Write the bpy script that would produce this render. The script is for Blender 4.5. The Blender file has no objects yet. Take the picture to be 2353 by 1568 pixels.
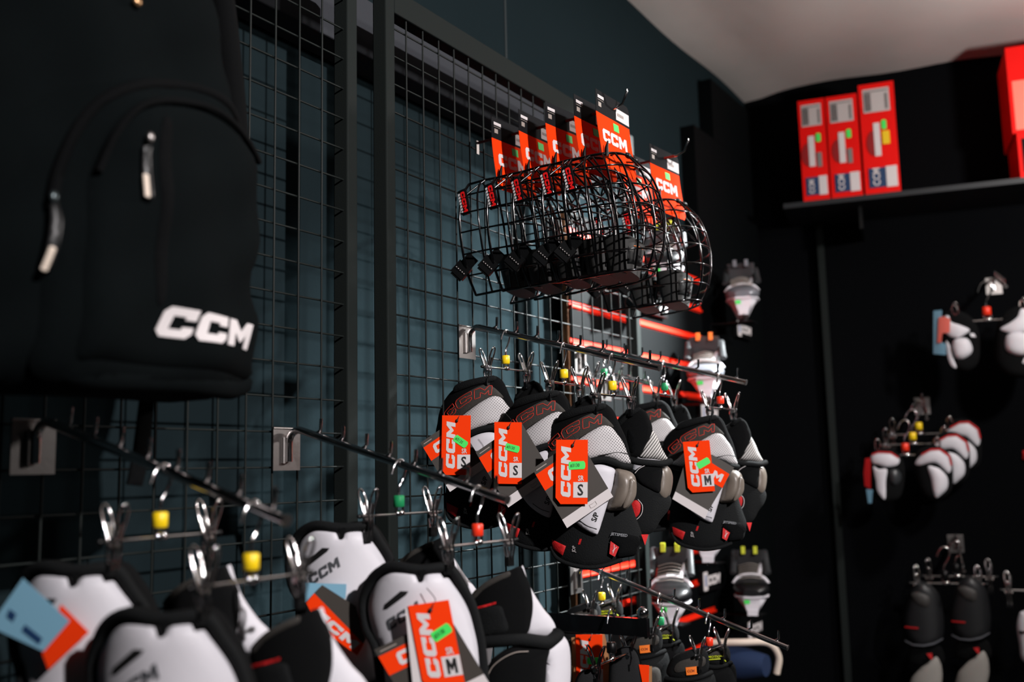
import bpy, bmesh, math, random
import numpy as np
from mathutils import Vector, Matrix
from mathutils.geometry import delaunay_2d_cdt
random.seed(7)
S = bpy.context.scene
COL = S.collection

# ------------------------------------------------------------------ camera
F_PX, CX, CY = 2288.0, 1176.5, 784.0
def _n(v): v = np.array(v, float); return v/np.linalg.norm(v)
_Y = _n((1464, 266, F_PX)); _Z0 = np.array((-396., -17500., F_PX)); _Z = _n(_Z0-_Y*np.dot(_Z0, _Y))
_X = np.cross(_Y, _Z)
RW = np.array([_X, _Y, _Z])           # world <- camera(x right, y down, z forward)
CAM = np.array([1.03, 0.0, 1.40])
cam_d = bpy.data.cameras.new('camera'); cam = bpy.data.objects.new('camera', cam_d); COL.objects.link(cam)
r, u, b = RW@np.array([1., 0, 0]), RW@np.array([0, -1., 0]), RW@np.array([0, 0, -1.])
cam.matrix_world = Matrix(((r[0], u[0], b[0], CAM[0]), (r[1], u[1], b[1], CAM[1]), (r[2], u[2], b[2], CAM[2]), (0, 0, 0, 1)))
cam_d.sensor_width = 36.0; cam_d.lens = 36.0*F_PX/2353.0; cam_d.clip_start = 0.02
cam_d.dof.use_dof = True; cam_d.dof.focus_distance = 1.64; cam_d.dof.aperture_fstop = 2.9
S.camera = cam
S.view_settings.view_transform = 'Standard'; S.view_settings.look = 'None'
S.view_settings.gamma = 1.0; S.view_settings.exposure = 0.0; S.view_settings.use_curve_mapping = False
# ------------------------------------------------------------------ world and lamps
W = bpy.data.worlds.new('shop_air'); S.world = W; W.use_nodes = True
W.node_tree.nodes['Background'].inputs[0].default_value = (0.55, 0.75, 0.85, 1)
W.node_tree.nodes['Background'].inputs[1].default_value = 0.006
def lamp(name, kind, loc, aim, power, size=0.1, col=(1, 1, 1), cone=60, blend=0.5):
    d = bpy.data.lights.new(name, kind); d.energy = power; d.color = col
    if kind == 'SPOT': d.spot_size = math.radians(cone); d.spot_blend = blend; d.shadow_soft_size = size
    elif kind == 'AREA': d.size = size
    else: d.shadow_soft_size = size
    o = bpy.data.objects.new(name, d); COL.objects.link(o); o.location = loc
    o.rotation_euler = (Vector(aim)-Vector(loc)).to_track_quat('-Z', 'Y').to_euler()
    return o
lamp('spot_lamp_near', 'SPOT', (2.7, 0.15, 2.72), (0.1, 1.65, 1.52), 480, 0.035, (1.0, 0.945, 0.945), 60, 0.8)
lamp('spot_lamp_far', 'SPOT', (1.0, 3.35, 2.72), (-0.2, 2.12, 1.55), 2200, 0.03, (0.92, 0.98, 1.0), 40, 0.9)
lamp('added_ceiling_fill', 'POINT', (1.45, 2.75, 2.3), (0, 0, 0), 68, 0.06, (1.0, 0.95, 0.92))  # added unseen point light, brightens ceiling, back wall and boxes

# ------------------------------------------------------------------ helpers: pixels of the photo onto real planes (photo survey)
def ray(px, py): return RW@np.array([px-CX, py-CY, F_PX])
def hit(px, py, p0, n):
    d = ray(px, py); t = np.dot(np.array(p0, float)-CAM, n)/np.dot(d, n); return CAM+t*d
def onx(px, py, x): return hit(px, py, (x, 0, 0), np.array([1., 0, 0]))
def ony(px, py, y): return hit(px, py, (0, y, 0), np.array([0, 1., 0]))

# ------------------------------------------------------------------ materials
MATS = {}
def lin(c):
    c = c/255.0
    return c/12.92 if c <= 0.04045 else ((c+0.055)/1.055)**2.4
def mat(name, rgb, rough=0.5, metal=0.0, bump=0, bscale=200, var=0.0, vscale=8, coat=0.0, spec=0.5):
    if name in MATS: return MATS[name]
    m = bpy.data.materials.new(name); m.use_nodes = True; nt = m.node_tree; p = nt.nodes['Principled BSDF']
    c = (lin(rgb[0]), lin(rgb[1]), lin(rgb[2]), 1)
    p.inputs['Base Color'].default_value = c; p.inputs['Roughness'].default_value = rough
    p.inputs['Metallic'].default_value = metal; p.inputs['Coat Weight'].default_value = coat
    p.inputs['Specular IOR Level'].default_value = spec
    tc = nt.nodes.new('ShaderNodeTexCoord')
    if var > 0:
        n = nt.nodes.new('ShaderNodeTexNoise'); n.inputs['Scale'].default_value = vscale; n.inputs['Detail'].default_value = 5
        nt.links.new(tc.outputs['Object'], n.inputs['Vector'])
        mx = nt.nodes.new('ShaderNodeMix'); mx.data_type = 'RGBA'
        mx.inputs['A'].default_value = tuple(max(0, v*(1-var)) for v in c[:3])+(1,)
        mx.inputs['B'].default_value = tuple(min(1, v*(1+var)) for v in c[:3])+(1,)
        nt.links.new(n.outputs['Fac'], mx.inputs['Factor']); nt.links.new(mx.outputs['Result'], p.inputs['Base Color'])
    if bump > 0:
        n2 = nt.nodes.new('ShaderNodeTexNoise'); n2.inputs['Scale'].default_value = bscale; n2.inputs['Detail'].default_value = 3
        bp = nt.nodes.new('ShaderNodeBump'); bp.inputs['Strength'].default_value = bump; bp.inputs['Distance'].default_value = 0.002
        nt.links.new(tc.outputs['Object'], n2.inputs['Vector']); nt.links.new(n2.outputs['Fac'], bp.inputs['Height'])
        nt.links.new(bp.outputs['Normal'], p.inputs['Normal'])
    MATS[name] = m; return m
wall_m = mat('teal_wall_paint', (26, 35, 38), 0.95, bump=0.15, bscale=120, var=0.12, vscale=3, spec=0.0)
back_m = mat('black_wall_paint', (6, 7, 9), 0.95, bump=0.2, bscale=90, spec=0.05)
ceil_m = mat('plaster_ceiling', (176, 170, 166), 0.9, bump=0.6, bscale=14, var=0.12, vscale=2.5)
floor_m = mat('grey_floor', (70, 68, 66), 0.6, bump=0.1)
beam_m = mat('grey_beam', (58, 60, 64), 0.9, bump=0.1, spec=0.0)
frame_m = mat('black_frame_paint', (31, 35, 34), 0.6, bump=0.1, bscale=400, spec=0.04)
wire_m = mat('grid_wire', (26, 30, 29), 0.45, 0.0, spec=0.12)
chrome_m = mat('chrome', (225, 222, 222), 0.12, 1.0)
steel_m = mat('brushed_steel', (150, 145, 143), 0.38, 1.0, bump=0.05)
cagew_m = mat('black_gloss_wire', (3, 3, 4), 0.16, 0.0, coat=0.3)
black_m = mat('black_plastic', (8, 9, 10), 0.4, spec=0.3)
blackg_m = mat('black_gloss', (10, 10, 12), 0.15, coat=0.5)
orange_m = mat('orange_card', (242, 60, 14), 0.8, bump=0.03, spec=0.03)
orangel_m = mat('orange_label', (240, 120, 30), 0.6)
red_m = mat('red_fabric', (190, 14, 18), 0.7, bump=0.3, bscale=500)
redgroove_m = mat('red_groove_insert', (240, 40, 14), 0.55, spec=0.2)
white_m = mat('white_print', (208, 202, 202), 0.7, spec=0.1)
cream_m = mat('cream_rubber', (222, 206, 190), 0.6)
green_m = mat('green_sticker', (66, 226, 92), 0.6)
ink_m = mat('black_ink', (14, 14, 14), 0.6)
grey_card_m = mat('taupe_card', (58, 53, 48), 0.6, var=0.05, vscale=60)
card_black_m = mat('black_card', (22, 23, 25), 0.7, spec=0.06)
fab_m = mat('black_backpack_fabric', (8, 12, 13), 0.95, bump=0.5, bscale=700, var=0.3, vscale=12, spec=0.05)
fab2_m = mat('black_webbing', (4, 5, 6), 0.9, bump=0.4, bscale=500, spec=0.1)
neo_m = mat('black_neoprene', (14, 16, 17), 0.85, bump=0.5, bscale=600, spec=0.2)
velour_m = mat('black_velour', (7, 8, 9), 0.95, bump=0.5, bscale=900, spec=0.15)
taupe_m = mat('charcoal_knit', (52, 49, 45), 0.85, bump=0.5, bscale=800)
cap_m = mat('grey_cap_plastic', (112, 103, 94), 0.38, bump=0.05, bscale=300)
pwhite_m = mat('white_pad_shell', (205, 203, 209), 0.55, bump=0.06, bscale=200)
blue_m = mat('pale_blue_card', (120, 168, 192), 0.6)
navy_m = mat('navy_print', (16, 52, 92), 0.6)
redbox_m = mat('red_box_card', (225, 14, 8), 0.6, bump=0.03, spec=0.15)
yellow_m = mat('yellow_ring', (246, 208, 20), 0.4)
greenr_m = mat('green_ring', (28, 130, 78), 0.5, spec=0.2)
redr_m = mat('red_ring', (236, 52, 22), 0.4)
lime_m = mat('lime_line', (190, 200, 30), 0.5)
kraft_m = mat('kraft_card', (160, 112, 70), 0.8, bump=0.1)
mdf_m = mat('brown_mdf', (120, 78, 46), 0.8, bump=0.2)
slat_m = mat('black_slat_board', (5, 7, 8), 0.7, bump=0.05, spec=0.05)
silver_m = mat('silver_plastic', (110, 112, 118), 0.3, 0.3)
blueshoe_m = mat('blue_fabric', (8, 36, 72), 0.8)
pale_m = mat('pale_print', (150, 140, 132), 0.6)

def perf_material(name, base, dot, sp, bias):
    m = bpy.data.materials.new(name); m.use_nodes = True; nt = m.node_tree; p = nt.nodes['Principled BSDF']; p.inputs['Roughness'].default_value = 0.7
    L = nt.links.new; N = nt.nodes.new
    uv = N('ShaderNodeTexCoord'); mp = N('ShaderNodeMapping'); mp.inputs['Scale'].default_value = (1/sp, 1/sp, 1); mp.inputs['Rotation'].default_value = (0, 0, math.radians(40))
    L(uv.outputs['UV'], mp.inputs['Vector']); sx = N('ShaderNodeSeparateXYZ'); L(mp.outputs['Vector'], sx.inputs[0])
    raw = N('ShaderNodeSeparateXYZ'); L(uv.outputs['UV'], raw.inputs[0])
    def M(op, a, b=None):
        n = N('ShaderNodeMath'); n.operation = op
        for i, v in enumerate((a, b)):
            if v is None: continue
            if isinstance(v, (int, float)): n.inputs[i].default_value = v
            else: L(v, n.inputs[i])
        return n.outputs[0]
    fx = M('SUBTRACT', M('FRACT', sx.outputs[0]), 0.5); fy = M('SUBTRACT', M('FRACT', sx.outputs[1]), 0.5)
    t = M('ADD', M('MULTIPLY', raw.outputs[0], bias[0]), M('ADD', M('MULTIPLY', raw.outputs[1], bias[1]), bias[2]))
    t = M('MAXIMUM', M('MINIMUM', t, 1.0), 0.0)
    ky = M('MAXIMUM', M('SUBTRACT', 1.0, M('MULTIPLY', M('POWER', t, 3.0), 1.15)), 0.0)
    d = M('SQRT', M('ADD', M('POWER', fx, 2.0), M('POWER', M('MULTIPLY', fy, ky), 2.0)))
    rr = M('ADD', M('MULTIPLY', t, 0.16), 0.17)
    mask = M('LESS_THAN', d, rr)
    mx = N('ShaderNodeMix'); mx.data_type = 'RGBA'
    mx.inputs['A'].default_value = tuple(lin(v) for v in base)+(1,); mx.inputs['B'].default_value = tuple(lin(v) for v in dot)+(1,)
    L(mask, mx.inputs['Factor']); L(mx.outputs['Result'], p.inputs['Base Color'])
    return m

# ------------------------------------------------------------------ object helpers
def link(o, parent=None):
    COL.objects.link(o)
    if parent is not None: o.parent = parent
    return o
def tag(o, label=None, cat=None, group=None, kind=None):
    if label: o['label'] = label
    if cat: o['category'] = cat
    if group: o['group'] = group
    if kind: o['kind'] = kind
    return o
def thing(name, loc, rz=0, label=None, cat=None, group=None):
    o = bpy.data.objects.new(name, None); o.empty_display_size = 0.02; o.location = loc; o.rotation_euler = (0, 0, rz)
    return tag(link(o), label, cat, group)
def children(o): return [c for c in bpy.data.objects if c.parent == o]
def copy_tree(o, parent=None, kids=None):
    c = o.copy(); COL.objects.link(c); c.parent = parent
    if 'group' in o and parent is None: c['group'] = o['group']
    for ch in kids_of(o): copy_tree(ch, c)
    return c
def kids_of(o): return [c for c in list(COL.objects) if c.parent == o]
class MB:
    """collects vertices and faces of ONE part"""
    def __init__(s): s.v = []; s.f = []; s.uv = {}; s.sm = []
    def add(s, vs, fs, smooth=True):
        k = len(s.v); s.v += [tuple(v) for v in vs]; s.f += [tuple(i+k for i in f) for f in fs]; s.sm += [smooth]*len(fs); return k
    def box(s, lo, hi, bev=0):
        x0, y0, z0 = lo; x1, y1, z1 = hi
        vs = [(x0, y0, z0), (x1, y0, z0), (x1, y1, z0), (x0, y1, z0), (x0, y0, z1), (x1, y0, z1), (x1, y1, z1), (x0, y1, z1)]
        s.add(vs, [(0, 3, 2, 1), (4, 5, 6, 7), (0, 1, 5, 4), (1, 2, 6, 5), (2, 3, 7, 6), (3, 0, 4, 7)], False); return s
    def tube(s, pts, r, seg=8, closed=False, cap=True):
        P = [np.array(p, float) for p in pts]; n = len(P)
        rs = r if isinstance(r, (list, tuple)) else [r]*n
        T = []
        for i in range(n):
            if closed: t = P[(i+1) % n]-P[i-1]
            else: t = P[min(i+1, n-1)]-P[max(i-1, 0)]
            T.append(t/(np.linalg.norm(t)+1e-12))
        ref = np.array([0, 0, 1.]) if abs(T[0][2]) < 0.9 else np.array([1., 0, 0])
        nrm = np.cross(T[0], ref); nrm /= np.linalg.norm(nrm)
        vs = []
        for i in range(n):
            nrm = nrm-T[i]*np.dot(nrm, T[i]); nrm /= (np.linalg.norm(nrm)+1e-12); bn = np.cross(T[i], nrm)
            for j in range(seg):
                a = 2*math.pi*j/seg; vs.append(P[i]+rs[i]*(math.cos(a)*nrm+math.sin(a)*bn))
        fs = []
        for i in range(n if closed else n-1):
            for j in range(seg):
                a = i*seg+j; b2 = i*seg+(j+1) % seg; c = ((i+1) % n)*seg+(j+1) % seg; d = ((i+1) % n)*seg+j
                fs.append((a, b2, c, d))
        k = s.add(vs, fs, True)
        if cap and not closed:
            s.add([vs[j] for j in range(seg)], [tuple(range(seg))[::-1]], False)
            s.add([vs[(n-1)*seg+j] for j in range(seg)], [tuple(range(seg))], False)
        return s
    def sphere(s, c, rad, seg=14, rings=9):
        rad = rad if isinstance(rad, (tuple, list)) else (rad,)*3
        vs = []; fs = []
        for i in range(rings+1):
            th = math.pi*i/rings
            for j in range(seg):
                ph = 2*math.pi*j/seg
                vs.append((c[0]+rad[0]*math.sin(th)*math.cos(ph), c[1]+rad[1]*math.sin(th)*math.sin(ph), c[2]+rad[2]*math.cos(th)))
        for i in range(rings):
            for j in range(seg): fs.append((i*seg+j, (i+1)*seg+j, (i+1)*seg+(j+1) % seg, i*seg+(j+1) % seg))
        s.add(vs, fs); return s
    def loft(s, rings, cap=True):
        n = len(rings[0]); vs = [p for r_ in rings for p in r_]; fs = []
        for i in range(len(rings)-1):
            for j in range(n): fs.append((i*n+j, i*n+(j+1) % n, (i+1)*n+(j+1) % n, (i+1)*n+j))
        s.add(vs, fs)
        if cap: s.add(rings[0], [tuple(range(n))[::-1]], True); s.add(rings[-1], [tuple(range(n))], True)
        return s
    def build(s, name, m, parent=None, loc=None):
        me = bpy.data.meshes.new(name); me.from_pydata([tuple(map(float, v)) for v in s.v], [], s.f); me.materials.append(m)
        me.polygons.foreach_set('use_smooth', s.sm)
        if s.uv:
            ul = me.uv_layers.new(name='UVMap')
            for lp in me.loops: ul.data[lp.index].uv = s.uv.get(lp.vertex_index, (0, 0))
        me.update(); bm = bmesh.new(); bm.from_mesh(me); bmesh.ops.recalc_face_normals(bm, faces=bm.faces); bm.to_mesh(me); bm.free()
        o = bpy.data.objects.new(name, me); link(o, parent)
        if loc is not None: o.location = loc
        return o
def smooth_closed(pts, k=5):
    P = [np.array(p, float) for p in pts]; n = len(P); out = []
    for i in range(n):
        p0, p1, p2, p3 = P[i-1], P[i], P[(i+1) % n], P[(i+2) % n]
        for j in range(k):
            t = j/k; out.append(0.5*((2*p1)+(-p0+p2)*t+(2*p0-5*p1+4*p2-p3)*t*t+(-p0+3*p1-3*p2+p3)*t**3))
    return out
def smooth_open(pts, k=6):
    P = [np.array(p, float) for p in pts]; P = [2*P[0]-P[1]]+P+[2*P[-1]-P[-2]]; out = []
    for i in range(1, len(P)-2):
        p0, p1, p2, p3 = P[i-1], P[i], P[i+1], P[i+2]
        for j in range(k):
            t = j/k; out.append(0.5*((2*p1)+(-p0+p2)*t+(2*p0-5*p1+4*p2-p3)*t*t+(-p0+3*p1-3*p2+p3)*t**3))
    out.append(P[-2]); return out
def inside(poly, q):
    x, y = q[:, 0], q[:, 1]; c = np.zeros(len(q), bool); n = len(poly)
    for i in range(n):
        x1, y1 = poly[i]; x2, y2 = poly[(i+1) % n]
        if y1 == y2: continue
        cond = ((y1 > y) != (y2 > y)) & (x < (x2-x1)*(y-y1)/(y2-y1)+x1); c ^= cond
    return c
def bdist(poly, q):
    d = np.full(len(q), 1e9); n = len(poly)
    for i in range(n):
        a = np.array(poly[i]); b2 = np.array(poly[(i+1) % n]); ab = b2-a; L2 = ab@ab+1e-18
        t = np.clip(((q-a)@ab)/L2, 0, 1); pr = a+t[:, None]*ab; d = np.minimum(d, np.hypot(q[:, 0]-pr[:, 0], q[:, 1]-pr[:, 1]))
    return d
ZERO = lambda a, b: 0.0
def relief(name, polys, m, parent, off=0.0, thick=0.004, puff=0.0, pw=0.01, bulge=ZERO, res=0.006, smooth=False, fine=None):
    """a solid piece whose face follows polys (local a,b) bent along bulge; polys: one polygon or a list"""
    if not isinstance(polys[0][0], (tuple, list, np.ndarray)): polys = [polys]
    mb = MB()
    for poly in polys:
        poly = [np.array(p, float) for p in poly]
        if smooth: poly = smooth_closed(poly, 5)
        # refine the border
        ref = []
        step = fine or res
        for i in range(len(poly)):
            a = poly[i]; b2 = poly[(i+1) % len(poly)]; L = np.linalg.norm(b2-a); k = max(1, int(L/step))
            for j in range(k): ref.append(a+(b2-a)*j/k)
        poly = ref
        A = np.array(poly); lo = A.min(0); hi = A.max(0)
        gx = np.arange(lo[0]+res/2, hi[0], res); gy = np.arange(lo[1]+res/2, hi[1], res*0.87)
        G = np.array([(x+(res/2 if j % 2 else 0), y) for j, y in enumerate(gy) for x in gx]).reshape(-1, 2)
        if len(G):
            G = G[inside(A, G)]
        if len(G): G = G[bdist(A, G) > step*0.45]
        if puff > 0 and len(A) > 8:   # extra ring for round edges
            c = []
            n = len(A)
            for i in range(0, n):
                t = A[(i+1) % n]-A[i-1]; t = t/(np.linalg.norm(t)+1e-12); c.append(A[i]+np.array([-t[1], t[0]])*pw*0.18); c.append(A[i]-np.array([-t[1], t[0]])*pw*0.18)
            c = np.array(c); c = c[inside(A, c)]
            if len(c): c = c[bdist(A, c) > pw*0.12]; G = np.vstack([G, c]) if len(G) else c
        vin = [Vector(p) for p in A]+[Vector(p) for p in G]
        try: vo, eo, fo, *_ = delaunay_2d_cdt(vin, [], [list(range(len(A)))], 1, 1e-7)
        except Exception: continue
        V = np.array([(v.x, v.y) for v in vo]); d = bdist(A, V)
        fr = []; bk = []
        for (a, b2), dd in zip(V, d):
            t = min(dd/pw, 1.0); n = bulge(a, b2)+off
            p_ = puff*math.sqrt(max(0, 1-(1-t)**2)) if puff else 0
            fr.append((a, -(n+p_), b2)); bk.append((a, -(n-thick), b2))
        k = mb.add(fr, fo)
        for i, (a, b2) in enumerate(V): mb.uv[k+i] = (a, b2)
        k = mb.add(bk, [f[::-1] for f in fo])
        for i, (a, b2) in enumerate(V): mb.uv[k+i] = (a, b2)
        n = len(A); sv = []
        for (a, b2) in A:
            q = bulge(a, b2)+off; sv.append((a, -q, b2)); sv.append((a, -(q-thick), b2))
        k = mb.add(sv, [(2*i, 2*i+1, 2*((i+1) % n)+1, 2*((i+1) % n)) for i in range(n)], puff > 0)
        for i, (a, b2) in enumerate(A): mb.uv[k+2*i] = (a, b2); mb.uv[k+2*i+1] = (a, b2)
    me = bpy.data.meshes.new(name); me.from_pydata([tuple(map(float, v)) for v in mb.v], [], mb.f); me.materials.append(m)
    me.polygons.foreach_set('use_smooth', mb.sm)
    ul = me.uv_layers.new(name='UVMap'); li = np.zeros(len(me.loops), int); me.loops.foreach_get('vertex_index', li)
    uvs = np.array([mb.uv.get(i, (0, 0)) for i in li], float).ravel(); ul.data.foreach_set('uv', uvs)
    bm = bmesh.new(); bm.from_mesh(me); bmesh.ops.recalc_face_normals(bm, faces=bm.faces); bm.to_mesh(me); bm.free()
    o = bpy.data.objects.new(name, me); return link(o, parent)
C_G = [(0.16, 0), (0, 0.18), (0, 0.82), (0.16, 1), (1.08, 1), (1.08, 0.62), (0.74, 0.62), (0.74, 0.72), (0.34, 0.72), (0.34, 0.28), (0.74, 0.28), (0.74, 0.38), (1.08, 0.38), (1.08, 0.16), (0.94, 0)]
M_G = [(0, 0), (0, 1), (0.32, 1), (0.62, 0.60), (0.92, 1), (1.24, 1), (1.24, 0), (0.92, 0), (0.92, 0.52), (0.66, 0.20), (0.58, 0.20), (0.32, 0.52), (0.32, 0)]
def ccm_polys(o, ex, ey, h, slant=0.0, which='CCM', squash=1.0):
    """polygons of the logo: o lower left corner, ex,ey unit directions in local a,b, h height"""
    o = np.array(o, float); ex = np.array(ex, float); ey = np.array(ey, float); out = []
    x0 = 0
    for g in which:
        G, w = (C_G, 1.2) if g == 'C' else (M_G, 1.36)
        out.append([o+ex*h*squash*(x0+x+slant*y)+ey*h*y for x, y in G]); x0 += w
    return out
_tc = {}
def text_mesh(txt, bold=False):
    if txt in _tc: return _tc[txt]
    cu = bpy.data.curves.new('lettering', 'FONT'); cu.body = txt; cu.resolution_u = 2
    if bold: cu.offset = 0.02
    ob = bpy.data.objects.new('lettering', cu); COL.objects.link(ob); dg = bpy.context.evaluated_depsgraph_get(); dg.update()
    me = bpy.data.meshes.new_from_object(ob.evaluated_get(dg)); COL.objects.unlink(ob); bpy.data.objects.remove(ob)
    V = np.array([(v.co.x, v.co.y) for v in me.vertices]); Fc = [tuple(p.vertices) for p in me.polygons]; bpy.data.meshes.remove(me)
    lo = V.min(0); V = V-lo; _tc[txt] = (V/V[:, 1].max(), Fc); return _tc[txt]
def text_on(name, txt, m, parent, o, ex, ey, h, off=0.0, bulge=ZERO, sx=1.0, center=False, bold=False, slant=0):
    V, Fc = text_mesh(txt, bold); o = np.array(o, float); ex = np.array(ex, float); ey = np.array(ey, float)
    w = V[:, 0].max()*h*sx
    if center: o = o-ex*w/2-ey*h/2
    mb = MB(); fr = []; bk = []
    for x, y in V:
        q = o+ex*(x+slant*y)*h*sx+ey*y*h; n = bulge(q[0], q[1])+off; fr.append((q[0], -n, q[1])); bk.append((q[0], -(n-0.0004), q[1]))
    mb.add(fr, Fc, False); mb.add(bk, [f[::-1] for f in Fc], False)
    return mb.build(name, m, parent)
class Fr:
    """upright local frame of a thing: a to the right, b up, n towards the room"""
    def __init__(s, O, th):
        s.O = np.array(O, float); s.th = th; s.U = np.array([math.cos(th), math.sin(th), 0]); s.N = np.array([math.sin(th), -math.cos(th), 0])
    def ab(s, px, py, n=0.0):
        q = hit(px, py, s.O+s.N*n, s.N)-s.O; return np.array([q@s.U, q[2]])
    def P(s, pts, n=0.0): return [s.ab(x, y, n) for x, y in pts]
VIEW = math.radians(32.45)
def tube_on(name, pts, rad, m, parent, off=0, bulge=ZERO, closed=False, seg=8, k=6):
    pts = smooth_closed(pts, k) if closed else smooth_open(pts, k)
    mb = MB(); mb.tube([(p[0], -(bulge(p[0], p[1])+off), p[1]) for p in pts], rad, seg, closed); return mb.build(name, m, parent)

# ================================================================== SETTING
PC = np.array([-0.2, 3.712, 0.0]); TB = math.radians(11.9)          # corner and the slightly skewed back wall
DB = np.array([math.cos(TB), math.sin(TB), 0]); NB = np.array([math.sin(TB), -math.cos(TB), 0])
def bw(s, off, z): return PC+DB*s+NB*off+np.array([0, 0, z])
def boxobj(name, lo, hi, m, parent=None, bev=0.0, kind=None):
    o = MB().box(lo, hi).build(name, m, parent)
    if bev: md = o.modifiers.new('bevel', 'BEVEL'); md.width = bev; md.segments = 2
    if kind: o['kind'] = kind
    return o
boxobj('wall_left', (-0.3, -1.2, 0), (-0.2, 3.80, 3.0), wall_m, kind='structure')
mb = MB(); a0, a1, a2, a3 = bw(-0.1, 0, 0), bw(4.2, 0, 0), bw(4.2, -0.1, 0), bw(-0.1, -0.1, 0)
vs = [tuple(v) for v in (a0, a1, a2, a3)]+[(v[0], v[1], 3.0) for v in (a0, a1, a2, a3)]
mb.add(vs, [(0, 1, 2, 3), (4, 7, 6, 5), (0, 4, 5, 1), (1, 5, 6, 2), (2, 6, 7, 3), (3, 7, 4, 0)], False)
tag(mb.build('wall_back', back_m), kind='structure')
boxobj('floor', (-0.3, -1.2, -0.05), (4.2, 4.8, 0.0), floor_m, kind='structure')
mb = MB(); n = 70; vs = []; fs = []     # old uneven plaster
for i in range(n+1):
    for j in range(n+1):
        x = -0.2+4.4*i/n; y = -1.2+6.0*j/n
        z = 2.862+0.004*math.sin(3.1*x+1.7*y)+0.006*math.sin(7.3*y-2.2*x+1)+0.004*math.sin(13*x+5*y)
        if i == 0 or True: z -= 0.03*math.exp(-((x+0.2)/0.10)**2)
        vs.append((x, y, z))
for i in range(n):
    for j in range(n): fs.append((i*(n+1)+j, i*(n+1)+j+1, (i+1)*(n+1)+j+1, (i+1)*(n+1)+j))
mb.add(vs, fs); mb.add([(-0.2, -1.2, 3.0), (4.2, -1.2, 3.0), (4.2, 4.8, 3.0), (-0.2, 4.8, 3.0)], [(0, 1, 2, 3)], False)
tag(mb.build('ceiling', ceil_m), kind='structure')
boxobj('trim_1', (-0.2, 1.944, 2.2), (-0.1975, 1.951, 2.86), mat('dark_seam', (26, 36, 38), 0.8), kind='structure')
boxobj('trim_2', (-0.2, 1.965, 0), (-0.192, 2.0, 2.1), mat('dark_strip', (9, 13, 14), 0.9, spec=0.0), kind='structure')

beam = boxobj('wall_beam', (-0.199, -0.9, 2.168), (-0.125, 2.05, 2.279), beam_m, bev=0.003)
tag(beam, 'long grey timber beam fixed along the teal wall behind the mesh panels', 'beam')

# ---- grid display panels
def grid_panel(y0, y1, z0, z1, ys, zs, label, bolts):
    t = thing('mesh_display_panel', (0, y0, 0), 0, label, 'display panel', 'black wire mesh panels on the left wall')
    w = 0.024
    def B(nm, lo, hi, m=frame_m, bev=0.0025):
        return boxobj(nm, (lo[0], lo[1]-y0, lo[2]), (hi[0], hi[1]-y0, hi[2]), m, t, bev)
    B('post', (-0.03, y0, z0), (0, y0+w, z1)); B('post', (-0.03, y1-w, z0), (0, y1, z1))
    B('top_bar', (-0.03, y0+w, z1-0.045), (0, y1-w, z1)); B('bottom_bar', (-0.03, y0+w, z0), (0, y1-w, z0+w))
    mb = MB()
    for y in ys: mb.tube([(-0.006, y-y0, z0+w), (-0.006, y-y0, z1-0.04)], 0.0016, 6, cap=False)
    for z in zs: mb.tube([(-0.0095, w, z), (-0.0095, y1-y0-w, z)], 0.0016, 6, cap=False)
    mb.build('wire_mesh', wire_m, t)
    for (y, z) in bolts:
        br = boxobj('wall_bracket', (-0.125, y-y0, z-0.02), (-0.03, y-y0+0.02, z+0.02), frame_m, t)
        b_ = MB().sphere((-0.122, y-y0+0.06, z), (0.006, 0.008, 0.008)).build('bolt', chrome_m, br)
    return t
zs = [1.4627+0.0502*k for k in range(-20, 15)]
grid_panel(0.15, 1.179, 0.25, 2.234, [1.1028-0.0492*k for k in range(0, 19)], zs, 'black framed wire mesh panel behind the backpack, left of the two', [(0.98, 2.225)])
grid_panel(1.252, 2.228, 0.25, 2.234, [1.3142+0.0478*k for k in range(0, 19)], zs, 'black framed wire mesh panel that holds the cage face masks, right of the two', [])

# ---- slatwall with red grooves
slat = thing('slatwall_panel', (-0.15, 2.14, 0), 0, 'black slatwall with red groove inserts behind the skates', 'slatwall')
boxobj('core_board', (-0.022, 0, 0.2), (-0.006, 0.88, 2.05), mdf_m, slat)
boxobj('batten', (-0.049, 0.1, 0.2), (-0.0225, 0.16, 2.05), slat_m, slat); boxobj('batten', (-0.049, 0.7, 0.2), (-0.0225, 0.76, 2.05), slat_m, slat)
zg = [0.77+0.0944*k for k in range(0, 14)]
prev = 0.2
for z in zg+[2.05]:
    boxobj('slat', (-0.006, 0.006, prev+0.0), (0.0, 0.88, z-0.011 if z < 2.04 else 2.05), slat_m, slat, 0.001); prev = z+0.011
for z in zg:
    g = MB(); g.box((-0.0055, 0.004, z-0.0105), (-0.003, 0.88, z+0.0105)); g.tube([(-0.001, 0.004, z-0.004), (-0.001, 0.88, z-0.004)], 0.0045, 8); g.build('groove_insert', redgroove_m, slat)
hb = thing('shade_board', (-0.15, 3.03, 0), 0, 'tall plain black board standing in for shaded wall, between the red grooved slatwall and the corner', 'board')  # stepped black boards stand in for the shadow cast on this wall
MB().box((-0.049, 0, 0.2), (-0.0, 0.60, 2.53)).build('lower_shade_board', slat_m, hb)
MB().box((-0.049, 0.18, 2.531), (-0.0, 0.60, 2.75)).build('upper_shade_board', slat_m, hb)

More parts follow.
